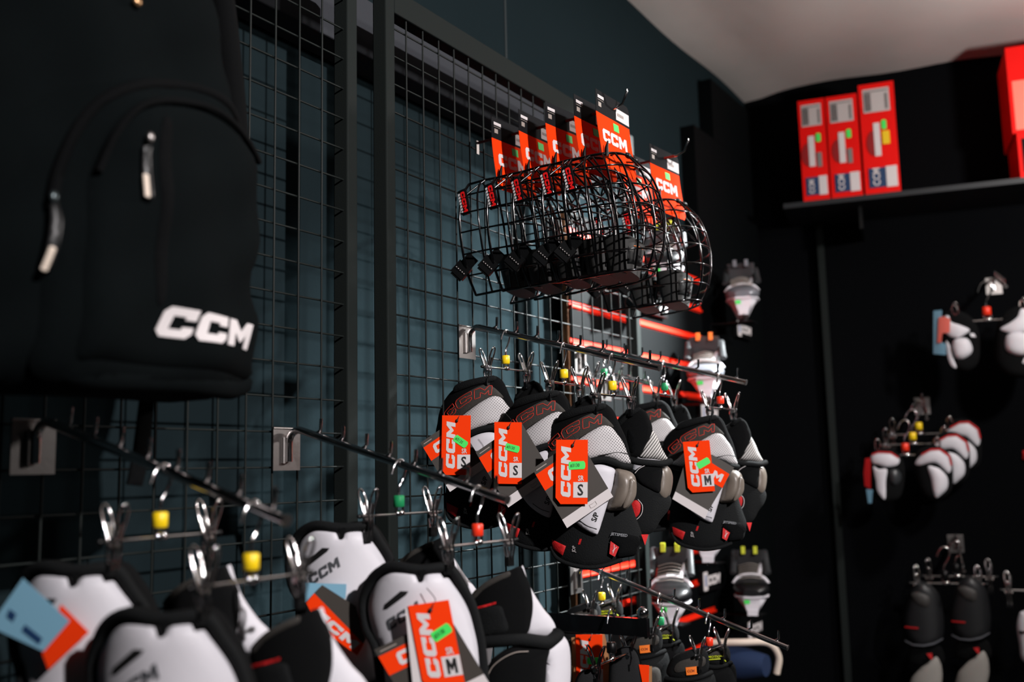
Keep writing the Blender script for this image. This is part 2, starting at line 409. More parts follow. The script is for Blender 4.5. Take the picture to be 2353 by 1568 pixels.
# ---- fixtures on the mesh
def arm_peg_fixture(y, z, L, label, pegs=8, tilt=16.0, group='slanting chrome display arms', rz=0.0, loc=None):
    t = thing('display_arm', loc if loc is not None else (0.0, y, z), rz, label, 'display arm', group)
    tl = math.radians(tilt)
    pl = MB(); pl.box((0.001, -0.026, -0.058), (0.003, 0.026, 0.0)); pl.tube([(0.002, -0.026, 0.001), (0.002, 0.026, 0.001)], 0.002, 8)
    pl.tube([(0.0045, -0.008, -0.048), (0.0045, -0.008, -0.012)], 0.0035, 8)
    pl.build('mounting_plate', steel_m, t)
    R = 0.018; pts = [(0.007, 0, -0.046), (0.007, 0, -0.03), (0.007, 0, -0.02)]
    c0 = np.array([0.007+R, 0, -0.02])
    for k in range(1, 7):
        a = math.radians(180-(90+tilt)*k/6); pts.append((c0[0]+R*math.cos(a), 0, c0[2]+R*math.sin(a)))
    e = np.array(pts[-1]); d = np.array([math.cos(tl), 0, -math.sin(tl)])
    pts.append(tuple(e+d*(L-0.03)))
    MB().tube(pts, 0.0052, 12).build('tube', chrome_m, t)
    MB().tube([tuple(np.array(pts[-1])-d*0.0005), tuple(np.array(pts[-1])+d*0.0012)], 0.0057, 12).build('end_cap', steel_m, t)
    for k in range(pegs):
        q = e+d*(0.035+k*(L-0.085)/(pegs-1)); up = np.array([math.sin(tl)*0.2, 0, 1])
        MB().tube([tuple(q+up*0.004-d*0.004), tuple(q+up*0.0062), tuple(q+up*0.010+d*0.003), tuple(q+up*0.025+d*0.003)], 0.0023, 8).build('peg', chrome_m, t)
    t['_e'] = 0
    return t, (lambda s: np.array([0, y, z])+e+d*s)
A1, a1p = arm_peg_fixture(0.643, 1.466, 0.40, 'slanting chrome peg arm below the backpack, nearest of the mesh panel arms')
A2, a2p = arm_peg_fixture(1.024, 1.466, 0.385, 'slanting chrome peg arm mounted beside the two black posts')
A3, a3p = arm_peg_fixture(1.474, 1.662, 0.392, 'slanting chrome peg arm carrying the grey elbow pads with orange S tags')
A4, a4p = arm_peg_fixture(1.905, 1.664, 0.385, 'slanting chrome peg arm in front of the white skates, right of the S tagged pads')
A5, a5p = arm_peg_fixture(1.857, 1.203, 0.46, 'slanting chrome peg arm low at the right, over dark pads with orange labels', tilt=18)
A6, a6p = arm_peg_fixture(2.02, 1.612, 0.12, 'short chrome arm with a plate in front of the brown slatwall edge', pegs=2)
for o in (A1, A2, A3, A4, A5, A6): del o['_e']

def face_out():
    y, z = 1.70, 1.112
    t = thing('face_out_rail', (0, y, z), 0, 'flat black rail with a chrome ball end, low on the mesh panel', 'display rail')
    m = MB(); m.box((0.0, -0.006, -0.016), (0.235, 0.006, 0.016)); m.build('rail', blackg_m, t)
    MB().box((0.001, -0.026, -0.045), (0.003, 0.026, 0.02)).build('mounting_plate', steel_m, t)
    b_ = MB(); b_.sphere((0.225, 0, 0.026), 0.0115); b_.tube([(0.225, 0, 0.01), (0.225, 0, 0.024)], 0.004); b_.build('ball_stop', chrome_m, t)
    return t
face_out()
def peg_hook(y, z, L, label):
    t = thing('peg_hook', (0, y, z), 0, label, 'hook', 'single peg hooks for the cage masks')
    MB().tube([(0, 0, 0), (L*0.92, 0, 0.004), (L*0.97, 0, 0.010), (L, 0, 0.03), (L, 0, 0.034)], 0.0023, 8).build('rod', chrome_m, t)
    MB().tube([(0.004, 0, 0.0), (L*0.9, 0, 0.0038)], 0.0028, 8).build('sleeve', mat('red_sleeve', (120, 24, 16), 0.4), t)
    MB().box((0.0, -0.004, -0.022), (0.003, 0.004, 0.004)).build('mounting_plate', steel_m, t)
    return t
peg_hook(1.52, 2.022, 0.318, 'long thin chrome hook holding the stack of five cage masks')
peg_hook(1.82, 2.018, 0.308, 'thin chrome hook right of the stack, holding the farther cage masks')

# ---- clip hangers
ring_me = {}
def make_hanger(col, label, group):
    t = thing('clip_hanger', (0, 0, 0), 0, label, 'hanger', group)
    # local: Y along the bar, origin where the hook rests on the arm
    hk = [(0.0, -0.022, -0.002)]+[(0, -0.010-0.012*math.cos(math.pi*k/6)*1.0+0.010, 0.006+0.012*math.sin(math.pi*k/6)) for k in range(0, 7)]
    hk = [(0.0, -0.016, -0.010), (0, -0.012, 0.0), (0, -0.006, 0.0075), (0, 0.001, 0.0085), (0, 0.006, 0.004), (0, 0.007, -0.006), (0, 0.002, -0.018), (0, -0.004, -0.028), (0, -0.004, -0.045)]
    MB().tube(smooth_open(hk, 4), 0.0016, 8).build('hook', chrome_m, t)
    rg = MB(); n = 14; rr = [0.0075, 0.0075, 0.0045, 0.0045]; zz = [-0.052, -0.037, -0.037, -0.052]
    rings = [[(r_*math.cos(2*math.pi*j/n), -0.004+r_*math.sin(2*math.pi*j/n), z_) for j in range(n)] for r_, z_ in zip([0.0058, 0.0072, 0.0072, 0.0058], [-0.052, -0.051, -0.038, -0.037])]
    rg.loft(rings); ring = rg.build('size_ring', col, t)
    jn = MB(); jn.tube([(0, -0.009, -0.052), (0, -0.009, -0.06)], 0.0018); jn.tube([(0, 0.003, -0.052), (0, 0.003, -0.06)], 0.0018); jn.sphere((0, -0.003, -0.06), (0.004, 0.008, 0.004)); jn.build('swivel', chrome_m, t)
    MB().tube([(0, -0.068, -0.061), (0, 0.068, -0.061)], 0.0017, 8).build('bar', chrome_m, t)
    for s in (-1, 1):
        e = MB(); e.sphere((0, s*0.068, -0.061), (0.003, 0.005, 0.003), 8, 6); e.build('bar_tip', black_m, t)
        yc = s*0.055
        for d in (-1, 1):
            c = MB()
            # loop lever: a flat rounded loop rising above the bar, jaw closing below it
            top = [(d*(0.004+0.012*k/5), yc, -0.061+0.036*k/5) for k in range(6)]
            w = 0.0047
            lp = [(d*0.004, yc-w*0.7, -0.060), (d*0.009, yc-w, -0.045), (d*0.013, yc-w, -0.035), (d*0.015, yc-w*0.6, -0.0295), (d*0.0155, yc, -0.0275), (d*0.015, yc+w*0.6, -0.0295), (d*0.013, yc+w, -0.035), (d*0.009, yc+w, -0.045), (d*0.004, yc+w*0.7, -0.060)]
            c.tube(smooth_open(lp, 3), 0.0015, 6)
            c.tube([(d*0.006, yc, -0.058), (d*0.0095, yc, -0.045)], 0.0022, 6)
            c.tube([(d*0.0045, yc-w*0.6, -0.058), (d*0.006, yc-w*0.6, -0.07), (d*0.0015, yc-w*0.6, -0.088)], 0.0016, 6)
            c.tube([(d*0.0045, yc+w*0.6, -0.058), (d*0.006, yc+w*0.6, -0.07), (d*0.0015, yc+w*0.6, -0.088)], 0.0016, 6)
            clip = c.build('clip', chrome_m, t)
            MB().box((min(d*0.0005, d*0.003), yc-w*1.2, -0.093), (max(d*0.0005, d*0.003), yc+w*1.2, -0.081)).build('grip', black_m, clip)
        MB().tube([(0, yc-0.007, -0.066), (0, yc+0.007, -0.066)], 0.003, 8).build('spring', chrome_m, t)
    return t
hang_y = make_hanger(yellow_m, 'chrome clip hanger with a yellow ring, first on the S tagged pad arm', 'chrome clip hangers')
def put(o, p, rz=0, sc=1.0, label=None):
    o.location = tuple(p); o.rotation_euler = (0, 0, rz); o.scale = (sc,)*3
    if label: o['label'] = label
    return o
def recolour(o, nm, m):
    for c in kids_of(o):
        if c.name.split('.')[0] == nm:
            c.data = c.data.copy(); c.data.materials[0] = m
HANG = {}
spec = [  # key, arm point, ring, yaw, label
 ('h1', (0.088, 1.476, 1.648), yellow_m, -6, None),
 ('h2', (0.204, 1.476, 1.606), yellow_m, 2, 'chrome clip hanger with a yellow ring, middle of three on the S tagged pad arm'),
 ('h3', (0.295, 1.476, 1.572), yellow_m, -4, 'chrome clip hanger with a yellow ring, outermost on the S tagged pad arm'),
 ('h4', (0.198, 1.905, 1.592), greenr_m, 4, 'chrome clip hanger with a green ring on the arm before the skates'),
 ('h5', (0.318, 1.905, 1.553), redr_m, -4, 'chrome clip hanger with a red ring above the M tagged pad'),
 ('h6', (0.06, 1.905, 1.63), greenr_m, 0, 'chrome clip hanger with a green ring, half hidden behind the yellow ringed ones'),
 ('g1', (0.208, 1.024, 1.406), greenr_m, -10, 'chrome clip hanger with a green ring in front of the black posts'),
 ('g2', (0.330, 1.024, 1.366), redr_m, -8, 'chrome clip hanger with a red ring over the big white pads'),
 ('l1', (0.221, 0.643, 1.388), yellow_m, 0, 'blurred chrome clip hanger with a yellow ring, left of the two nearest the camera'),
 ('l2', (0.346, 0.643, 1.350), yellow_m, -2, 'blurred chrome clip hanger with a yellow ring, right of the two nearest the camera'),
 ('k1', (0.062, 1.857, 1.175), yellow_m, 0, 'chrome clip hanger with a yellow ring behind the black rail'),
 ('k2', (0.190, 1.857, 1.127), greenr_m, 4, 'chrome clip hanger with a green ring on the low arm'),
 ('k3', (0.290, 1.857, 1.100), redr_m, -3, 'chrome clip hanger with a red ring on the low arm'),
]
first = True
for key, p, m, yaw, lab in spec:
    o = hang_y if first else copy_tree(hang_y)
    if lab: o['label'] = lab
    if m is not yellow_m: recolour(o, 'size_ring', m)
    q = np.array(p); s = (a1p if key[0] == 'l' else a2p if key[0] == 'g' else a5p if key[0] == 'k' else a4p if key in ('h4', 'h5', 'h6') else a3p)
    # slide along the arm so the hook really rests on the tube
    base = s(0.0); dd = s(1.0)-base; tt = (q[0]-base[0])/dd[0]; q = base+dd*tt
    put(o, q+np.array([0, 0.0, -0.003]), math.radians(yaw)); HANG[key] = (q+np.array([0, 0, -0.003]), math.radians(yaw)); first = False
def clip_at(key, side):
    q, yaw = HANG[key]; return q+np.array([-math.sin(yaw)*side*0.055, math.cos(yaw)*side*0.055, -0.083])

# ================================================================== ELBOW PADS
def cyl(a0, k, b0=0, kb=0): return lambda a, b: -k*(a-a0)**2-kb*(b-b0)**2
def size_tag(fr, parent, TL, TR, BR, n, letter, stick=(0.62, 0.36, 8), small='SR', faint=1.0, stext='#3130'):
    """orange size tag: local axes from three corners of the photo"""
    tl, tr, br = fr.ab(*TL, n), fr.ab(*TR, n), fr.ab(*BR, n); ex = tr-tl; ey = br-tr       # ey points down
    w = np.linalg.norm(ex); h = np.linalg.norm(ey); ux = ex/w; uy = -ey/h
    Q = lambda s, t: tl+ex*s+ey*t
    p = relief('hang_tag', [Q(0, 0), Q(0, 0.90), Q(0.16, 1), Q(1, 1), Q(1, 0)], orange_m, parent, n, 0.0006, res=0.02)
    lh = w*0.31; polys = ccm_polys(Q(0.47, 0.90), -ey/h, -ex/w, lh, 0.14, squash=0.80*h/(3.78*lh))
    relief('logo', polys, white_m, p, n+0.0004, 0.0003, res=0.02)
    bx = relief('size_box', [Q(0.55, 0.66), Q(1.0, 0.66), Q(1.0, 0.90), Q(0.55, 0.90)], white_m, p, n+0.0004, 0.0003, res=0.02)
    if letter == 'M': relief('size_letter', [Q(0.775, 0.78)+ux*(x-0.62)*w*0.20+uy*(y-0.5)*w*0.36 for x, y in M_G], ink_m, p, n+0.0008, 0.0003, res=0.02)
    else: text_on('size_letter', letter, ink_m, p, Q(0.775, 0.78), ux, uy, w*0.36, n+0.0008, sx=0.85, center=True, bold=True)
    if small: text_on('size_text', small, white_m, p, Q(0.79, 0.60), ux, uy, w*0.17, n+0.0005, sx=0.75, center=True, bold=True)
    a = math.radians(stick[2]); gx = ux*math.cos(a)+uy*math.sin(a); gy = -ux*math.sin(a)+uy*math.cos(a); c = Q(stick[0], stick[1]); L = w*0.26; H = w*0.125
    st = [c-gx*L+gy*H*0.5, c-gx*L*0.9+gy*H, c+gx*L*0.85+gy*H, c+gx*L+gy*H*0.5, c+gx*L-gy*H*0.5, c+gx*L*0.85-gy*H, c-gx*L*0.9-gy*H, c-gx*L-gy*H*0.5]
    relief('price_sticker', st, green_m, p, n+0.0008, 0.0003, res=0.02)
    if stext: text_on('price_text', stext, ink_m, p, c-gx*L*0.25, gx, gy, H*0.95, n+0.0012, sx=0.75, center=True)
    kn = Q(0.54, 0.09); m = MB(); m.tube(smooth_open([(kn[0], -n-0.002, kn[1]), (kn[0]+0.002, -n-0.0015, kn[1]+0.006), (kn[0]+0.004, -n+0.004, kn[1]+0.012), (kn[0]-0.006, -n+0.008, kn[1]+0.024)], 4), 0.0005, 6)
    m.sphere((kn[0]-0.001, -n-0.002, kn[1]), (0.0022, 0.0015, 0.0030), 8, 6); m.build('string', ink_m, parent)
    return p
def info_card(fr, parent, Lc, Bc, Rc, n, band=(0.10, 0.37), logo=True, dirn=1):
    l, b_, r_ = fr.ab(*Lc, n), fr.ab(*Bc, n), fr.ab(*Rc, n); e1 = b_-l; e2 = r_-b_     # e1 down the card, e2 across
    h = np.linalg.norm(e1); w = np.linalg.norm(e2); Q = lambda s, t: l+e2*s+e1*t; ux = e2/w; uy = -e1/h
    p = relief('info_card', [Q(0, 0), Q(0, 1), Q(1, 1), Q(1, 0)], grey_card_m, parent, n, 0.0008, res=0.03)
    relief('orange_band', [Q(0, band[0]), Q(0, band[1]), Q(0.62, band[1]), Q(0.62, band[0])], orange_m, p, n+0.0004, 0.0003, res=0.03)
    relief('white_strip', [Q(0, 0.86), Q(0, 1), Q(1, 1), Q(1, 0.86)], white_m, p, n+0.0004, 0.0003, res=0.03)
    relief('caption', [Q(0.05, 0.045), Q(0.05, 0.06), Q(0.27, 0.06), Q(0.27, 0.045)], pale_m, p, n+0.0004, 0.0003, res=0.03)
    if logo: relief('logo', ccm_polys(Q(0.18, band[1]-0.05), ux, uy, h*0.17, 0.12, 'C'), white_m, p, n+0.0008, 0.0003, res=0.03)
    ic = [Q(0.55, 0.905), Q(0.55, 0.955), Q(0.62, 0.965), Q(0.68, 0.955), Q(0.68, 0.905), Q(0.62, 0.915)]
    mb = MB(); mb.tube([(q[0], -n-0.0009, q[1]) for q in ic], 0.00025, 5, closed=True); mb.build('booklet_icon', pale_m, p)
    return p

# --- prototype frame of the fully visible pad (third S tag)
c3 = clip_at('h3', -1)
FC = Fr(c3, VIEW)
SH = np.array([0.0, 0.0])
JET_PERF = perf_material('perforated_white_mesh', (190, 187, 188), (14, 13, 13), 0.0036, (16, 6, 0.25))
JET_PERF2 = perf_material('striped_grey_mesh', (40, 40, 37), (190, 187, 184), 0.0042, (14, 0, 0.6))
def jet_front(fr, C, label, group, tags):
    """front of the elbow pad: grey cuff with outlined letters, perforated panel, cap"""
    t = thing('elbow_pad', tuple(fr.O), fr.th, label, 'elbow pad', group)
    P = lambda pts, n=0: [np.array(q) for q in C.P(pts, n)]
    a0 = C.ab(1370, 1000)[0]-C.ab(1395, 930)[0]*0; a0 = C.ab(1372, 1000)[0]
    bg = cyl(a0, 7.0)
    relief('liner', P([(1246, 1085), (1243, 1035), (1252, 1000), (1270, 972), (1298, 950), (1340, 935), (1384, 927), (1402, 934), (1414, 948), (1426, 975), (1441, 1005), (1451, 1040), (1455, 1072), (1440, 1085), (1350, 1092)]), velour_m, t, -0.004, 0.012, 0.004, 0.008, bg, smooth=True)
    relief('rim_binding', P([(1284, 966), (1289, 950), (1312, 940), (1340, 934), (1386, 927), (1388, 940), (1340, 951), (1304, 962)]), taupe_m if False else neo_m, t, 0.002, 0.005, 0.003, 0.005, bg, smooth=True)
    bd = relief('cuff_band', P([(1258, 1060), (1264, 1035), (1276, 1010), (1300, 982), (1336, 960), (1364, 950), (1380, 953), (1396, 964), (1411, 981), (1399, 982), (1378, 982), (1352, 995), (1325, 1012), (1298, 1034), (1282, 1054)]), taupe_m, t, 0.0015, 0.005, 0.002, 0.006, bg, smooth=True)
    # outlined letters curving round the cuff
    arc = smooth_open([(1268, 1034), (1290, 1011), (1322, 988), (1366, 972), (1392, 968)], 8)
    def along(s, v):
        i = min(max(s, 0), 0.999)*(len(arc)-1); k = int(i); f = i-k; p = arc[k]*(1-f)+arc[k+1]*f; d = arc[k+1]-arc[k]; d = d/np.linalg.norm(d); return p+np.array([d[1], -d[0]])*(v)
    mb = MB(); x0 = 0
    for g in 'CCM':
        G, w = (C_G, 1.25) if g == 'C' else (M_G, 1.3)
        pts = []
        for i in range(len(G)):
            p, q = np.array(G[i]), np.array(G[(i+1) % len(G)])
            for j in range(4): pts.append(p+(q-p)*j/4)
        pp = [C.ab(*along((x0+x+0.15*y)/3.95*0.93, (y-0.25)*22)) for x, y in pts]
        mb.tube([(p[0], -(bg(p[0], p[1])+0.0036), p[1]) for p in pp], 0.00055, 5, closed=True); x0 += w
    mb.build('letter_outline', mat('red_outline', (214, 52, 34), 0.6), bd)
    relief('perforated_panel', P([(1268, 1066), (1284, 1050), (1300, 1033), (1328, 1012), (1356, 993), (1384, 979), (1404, 982), (1420, 999), (1434, 1018), (1444, 1042), (1452, 1064), (1430, 1063), (1410, 1054), (1388, 1050), (1360, 1054), (1335, 1062), (1305, 1073)]), JET_PERF, t, 0.003, 0.006, 0.006, 0.012, bg, smooth=True)
    tube_on('seam', P([(1372, 1048), (1395, 1044), (1418, 1040), (1444, 1043)]), 0.0006, ink_m, t, 0.0088, bg)
    tube_on('piping', P([(1258, 1068), (1300, 1079), (1330, 1070), (1362, 1059), (1388, 1056), (1412, 1063), (1432, 1071), (1453, 1073)]), 0.0053, neo_m, t, 0.004, bg)
    relief('lower_sleeve', P([(1272, 1085), (1340, 1085), (1400, 1100), (1445, 1110), (1456, 1160), (1470, 1200), (1482, 1232), (1478, 1256), (1467, 1279), (1430, 1286), (1390, 1299), (1350, 1305), (1310, 1301), (1282, 1290), (1268, 1268), (1266, 1230), (1270, 1170)]), neo_m, t, -0.01, 0.012, 0.006, 0.02, cyl(C.ab(1375, 1000)[0], 6), smooth=True)
    b2 = cyl(C.ab(1375, 1000)[0], 6)
    tube_on('hem_piping', P([(1269, 1262), (1282, 1287), (1310, 1300), (1350, 1306), (1390, 1301), (1430, 1288)]), 0.0035, neo_m, t, -0.006, b2)
    relief('red_patch', P([(1270, 1244), (1302, 1258), (1295, 1280), (1272, 1266)]), red_m, t, -0.0025, 0.002, 0.001, 0.002, b2)
    text_on('letter_mark', 'JDP', white_m, t, C.ab(1325, 1272), _n((0.10, 1)), _n((-1, 0.10)), 0.0066, -0.002, b2, sx=0.9)
    relief('red_slash', P([(1329, 1253), (1333, 1240), (1338, 1240), (1334, 1253)]), red_m, t, -0.0030, 0.0008, 0, bulge=b2)
    sg = relief('strap', P([(1412, 1221), (1440, 1228), (1470, 1236), (1479, 1252), (1467, 1262), (1466, 1277), (1424, 1281), (1420, 1276), (1424, 1258), (1402, 1242)]), fab2_m, t, 0.0, 0.004, 0.0015, 0.004, b2)
    text_on('strap_lettering', 'JETSPEED', mat('grey_print', (120, 122, 126), 0.6), sg, C.ab(1402, 1232), _n((1, -0.16)), _n((0.16, 1)), 0.0058, 0.0022, b2, sx=1.1, slant=0.15, bold=True)
    lg = relief('red_badge', P([(1403, 1244), (1423, 1258), (1413, 1280), (1400, 1273)]), red_m, t, 0.0022, 0.0015, 0, bulge=b2)
    ym = MB()
    for seg in ([(1407, 1268), (1411, 1262), (1411, 1252)], [(1408, 1272), (1412, 1262), (1417, 1258)]):
        q = P(seg); ym.tube([(v[0], -(b2(v[0], v[1])+0.0028), v[1]) for v in q], 0.0005, 5)
    ym.build('badge_mark', white_m, lg)
    relief('red_tab', P([(1478, 1231), (1497, 1232), (1488, 1257)]), red_m, t, 0.001, 0.002, 0.001, 0.002, b2)
    relief('side_wing', P([(1345, 1075), (1375, 1068), (1398, 1072), (1414, 1081), (1411, 1105), (1404, 1132), (1394, 1165), (1383, 1200), (1376, 1221), (1369, 1229), (1346, 1219), (1322, 1200), (1305, 1175), (1300, 1140), (1315, 1095)]), pwhite_m, t, 0.001, 0.005, 0.005, 0.008, b2, smooth=True)
    tube_on('wing_stitch', P([(1331, 1196), (1350, 1209), (1371, 1216)]), 0.0005, ink_m, t, 0.0062, b2)
    text_on('wing_text', 'S/P', ink_m, t, C.ab(1369, 1200), _n((0.42, 1)), _n((-1, 0.42)), 0.0084, 0.0068, b2, sx=1.0, bold=True)
    cp = relief('elbow_cap', P([(1414, 1080), (1434, 1080), (1452, 1086), (1462, 1098), (1465, 1120), (1462, 1142), (1453, 1158), (1440, 1170), (1418, 1174), (1394, 1172), (1399, 1150), (1408, 1115)]), cap_m, t, -0.004, 0.012, 0.026, 0.034, cyl(C.ab(1425, 1100)[0], 9), smooth=True)
    relief('cap_ridge', P([(1446, 1102), (1458, 1106), (1461, 1122), (1458, 1142), (1446, 1158), (1430, 1168), (1432, 1150), (1440, 1128)]), cap_m, cp, 0.0165, 0.004, 0.003, 0.006, cyl(C.ab(1435, 1100)[0], 20), smooth=True)
    for f in tags: f(fr, t)
    return t
def jet_back(fr, C, label, group):
    """the pad turned away: velour strap in front, striped panel and cap at the side"""
    t = thing('elbow_pad', tuple(fr.O), fr.th, label, 'elbow pad', group)
    P = lambda pts, n=0: [np.array(q) for q in C.P(pts, n)]
    bg = cyl(C.ab(1478, 1000)[0], 10)
    relief('striped_panel', P([(1470, 1050), (1482, 1020), (1496, 985), (1506, 992), (1518, 1012), (1526, 1030), (1536, 1046), (1541, 1054), (1530, 1058), (1505, 1055)]), JET_PERF2, t, -0.012, 0.008, 0.008, 0.014, bg, smooth=True)
    relief('velour_cuff', P([(1419, 985), (1426, 966), (1446, 950), (1466, 938), (1482, 944), (1492, 960), (1500, 984), (1495, 1004), (1484, 1024), (1471, 1046), (1450, 1052), (1434, 1040), (1424, 1010)]), velour_m, t, -0.002, 0.012, 0.005, 0.01, bg, smooth=True)
    relief('rim_binding', P([(1422, 972), (1440, 952), (1466, 937), (1470, 944), (1446, 960), (1424, 980)]), neo_m, t, 0.0035, 0.004, 0.002, 0.004, bg, smooth=True)
    relief('hook_patch', P([(1443, 990), (1452, 992), (1460, 1015), (1459, 1036), (1450, 1040), (1443, 1020)]), fab2_m, t, 0.0035, 0.002, 0.001, 0.003, bg, smooth=True)
    tube_on('piping', P([(1448, 1056), (1468, 1062), (1500, 1065), (1525, 1066), (1546, 1060)]), 0.0058, neo_m, t, 0.000, bg)
    relief('elbow_cap', P([(1518, 1074), (1536, 1070), (1549, 1078), (1556, 1096), (1554, 1120), (1546, 1142), (1530, 1152), (1512, 1135), (1514, 1100)]), cap_m, t, -0.016, 0.012, 0.018, 0.022, bg, smooth=True)
    relief('velour_strap', P([(1458, 1086), (1480, 1070), (1500, 1072), (1524, 1076), (1521, 1110), (1517, 1132), (1492, 1122), (1470, 1108)]), velour_m, t, -0.002, 0.006, 0.003, 0.006, bg, smooth=True)
    relief('lower_sleeve', P([(1450, 1080), (1480, 1095), (1520, 1120), (1549, 1146), (1543, 1172), (1522, 1196), (1505, 1222), (1480, 1232), (1448, 1225), (1430, 1195), (1428, 1140)]), neo_m, t, -0.01, 0.012, 0.006, 0.02, bg, smooth=True)
    relief('red_inset', P([(1450, 1160), (1462, 1150), (1472, 1160), (1470, 1180), (1458, 1192), (1448, 1185)]), red_m, t, -0.001, 0.003, 0.001, 0.003, bg, smooth=True)
    tube_on('stitching', P([(1466, 1148), (1476, 1162), (1474, 1182), (1460, 1196), (1448, 1190)]), 0.0006, white_m, t, -0.0005, bg)
    tube_on('strap_stitching', P([(1459, 1088), (1468, 1078), (1482, 1070)]), 0.0006, white_m, t, 0.002, bg)
    return t
def T_S(TL, TR, BR, n, st): return lambda fr, t: size_tag(fr, t, TL, TR, BR, n, 'S', st)
def C_S(a, b_, c, n, **k): return lambda fr, t: info_card(fr, t, a, b_, c, n, **k)
def m_card(fr, t):
    n = 0.014; G_ = lambda pts: fr.P(pts, n)
    p = relief('info_card', G_([(1578, 1050), (1552, 1130), (1545, 1147), (1620, 1193), (1628, 1174), (1687, 1075), (1636, 1045)]), grey_card_m, t, n, 0.0008, res=0.03)
    relief('orange_band', G_([(1600, 1042), (1676, 1090), (1660, 1122), (1590, 1085)]), orange_m, p, n+0.0004, 0.0003, res=0.03)
    relief('white_strip', G_([(1552, 1130), (1545, 1147), (1620, 1193), (1628, 1174)]), white_m, p, n+0.0004, 0.0003, res=0.03)
    o_ = fr.ab(1634, 1098, n); ux = _n(fr.ab(1664, 1113, n)-o_); uy = np.array([-ux[1], ux[0]])
    relief('logo', ccm_polys(o_, ux, uy, 0.016, 0.0, 'M'), white_m, p, n+0.0008, 0.0003, res=0.03)
jet_front(FC, FC, 'grey and white elbow pad with orange S tag, rightmost of the three S tagged', 'grey cuffed elbow pads',
    [C_S((1223, 1078), (1303, 1214), (1409, 1142), 0.014), T_S((1278, 1011), (1351, 1011), (1350, 1159), 0.021, (0.66, 0.40, 3))])
FB = Fr(clip_at('h2', -1), VIEW); FA = Fr(clip_at('h1', -1), VIEW)
o = None
jet_front(FB, FC, 'grey and white elbow pad with orange S tag, middle of the three S tagged', 'grey cuffed elbow pads',
    [C_S((1093, 1040), (1168, 1167), (1272, 1095), 0.014), T_S((1136, 970), (1199, 971), (1199, 1113), 0.021, (0.66, 0.42, -14))])
jet_front(FA, FC, 'grey and white elbow pad with orange S tag, leftmost of the three S tagged', 'grey cuffed elbow pads',
    [C_S((966, 1018), (1034, 1131), (1116, 1075), 0.014), T_S((1016, 955), (1082, 955), (1080, 1092), 0.021, (0.66, 0.44, -34))])
FG = Fr(clip_at('h5', -1), VIEW); FE = Fr(clip_at('h4', -1), VIEW)
jet_front(FG, FC, 'grey and white elbow pad with an orange M tag, on the farther arm', 'grey cuffed elbow pads',
    [lambda fr, t: m_card(fr, t),
     lambda fr, t: size_tag(fr, t, (1569, 1016), (1630, 1012), (1643, 1129), 0.021, 'M', (0.68, 0.44, 26), stext=None)])
jet_front(FE, FC, 'grey and white elbow pad without a tag, behind the striped back of the nearest pair', 'grey cuffed elbow pads', [])
FD = Fr(clip_at('h3', 1), VIEW)
jet_back(FD, FD, 'black velour backed elbow pad with striped side, right of the nearest S tag', 'grey cuffed elbow pads')
for key, lab in (('h2', 'black velour backed elbow pad mostly hidden behind the nearest S tagged pad'), ('h1', 'black velour backed elbow pad hidden behind the middle S tagged pad'),
                 ('h4', 'black velour backed elbow pad with striped side under the green ring'), ('h5', 'black velour backed elbow pad with striped side, right of the M tag')):
    f = Fr(clip_at(key, 1), VIEW); jet_back(f, FD, lab, 'grey cuffed elbow pads')

# ================================================================== WHITE PADS (two near arms)
WG = Fr(clip_at('g2', -1), VIEW)
WH = Fr(clip_at('g2', 1), VIEW)
def shell_front(fr, C, label, group, extras):
    t = thing('shin_pad', tuple(fr.O), fr.th, label, 'pad', group)
    P = lambda pts: [np.array(q) for q in C.P(pts)]
    bg = cyl(C.ab(968, 1400)[0], 7)
    relief('padded_liner', P([(820, 1385), (836, 1345), (868, 1304), (910, 1296), (966, 1306), (1000, 1298), (1034, 1300), (1058, 1330), (1080, 1376), (1098, 1440), (1108, 1510), (1112, 1600), (1090, 1690), (1000, 1730), (900, 1700), (868, 1600), (858, 1500), (828, 1455)]), velour_m, t, -0.008, 0.014, 0.006, 0.012, bg, smooth=True, res=0.009)
    relief('white_shell', P([(836, 1399), (846, 1366), (868, 1336), (900, 1314), (950, 1316), (966, 1330), (984, 1317), (1018, 1321), (1040, 1345), (1056, 1368), (1078, 1412), (1088, 1445), (1099, 1502), (1100, 1600), (1080, 1670), (1000, 1700), (915, 1680), (885, 1590), (870, 1500), (852, 1470), (840, 1435)]), pwhite_m, t, 0.0, 0.008, 0.008, 0.014, bg, smooth=True, res=0.009)
    tube_on('piping', P([(824, 1400), (833, 1362), (858, 1325), (900, 1303), (966, 1309), (1028, 1306), (1056, 1345), (1080, 1390), (1096, 1450), (1106, 1510), (1110, 1600), (1088, 1680), (1000, 1715), (905, 1690), (876, 1600), (860, 1500), (834, 1455)]), 0.0058, neo_m, t, 0.003, bg, closed=True, k=4)
    relief('top_notch', P([(962, 1306), (980, 1308), (974, 1334), (967, 1334)]), velour_m, t, 0.0085, 0.004, bulge=bg)
    relief('vent_slot', P([(878, 1404), (882, 1391), (921, 1358), (940, 1358), (934, 1367), (888, 1402)]), ink_m, t, 0.0083, 0.003, bulge=bg)
    relief('shell_lettering', ccm_polys(C.ab(892, 1453), _n((1, 0.62)), _n((-0.4, 1)), 0.0125, 0.1), mat('dark_grey_print', (70, 72, 76), 0.6), t, 0.0083, 0.001, bulge=bg, res=0.01)
    for e in extras: e(fr, t)
    return t
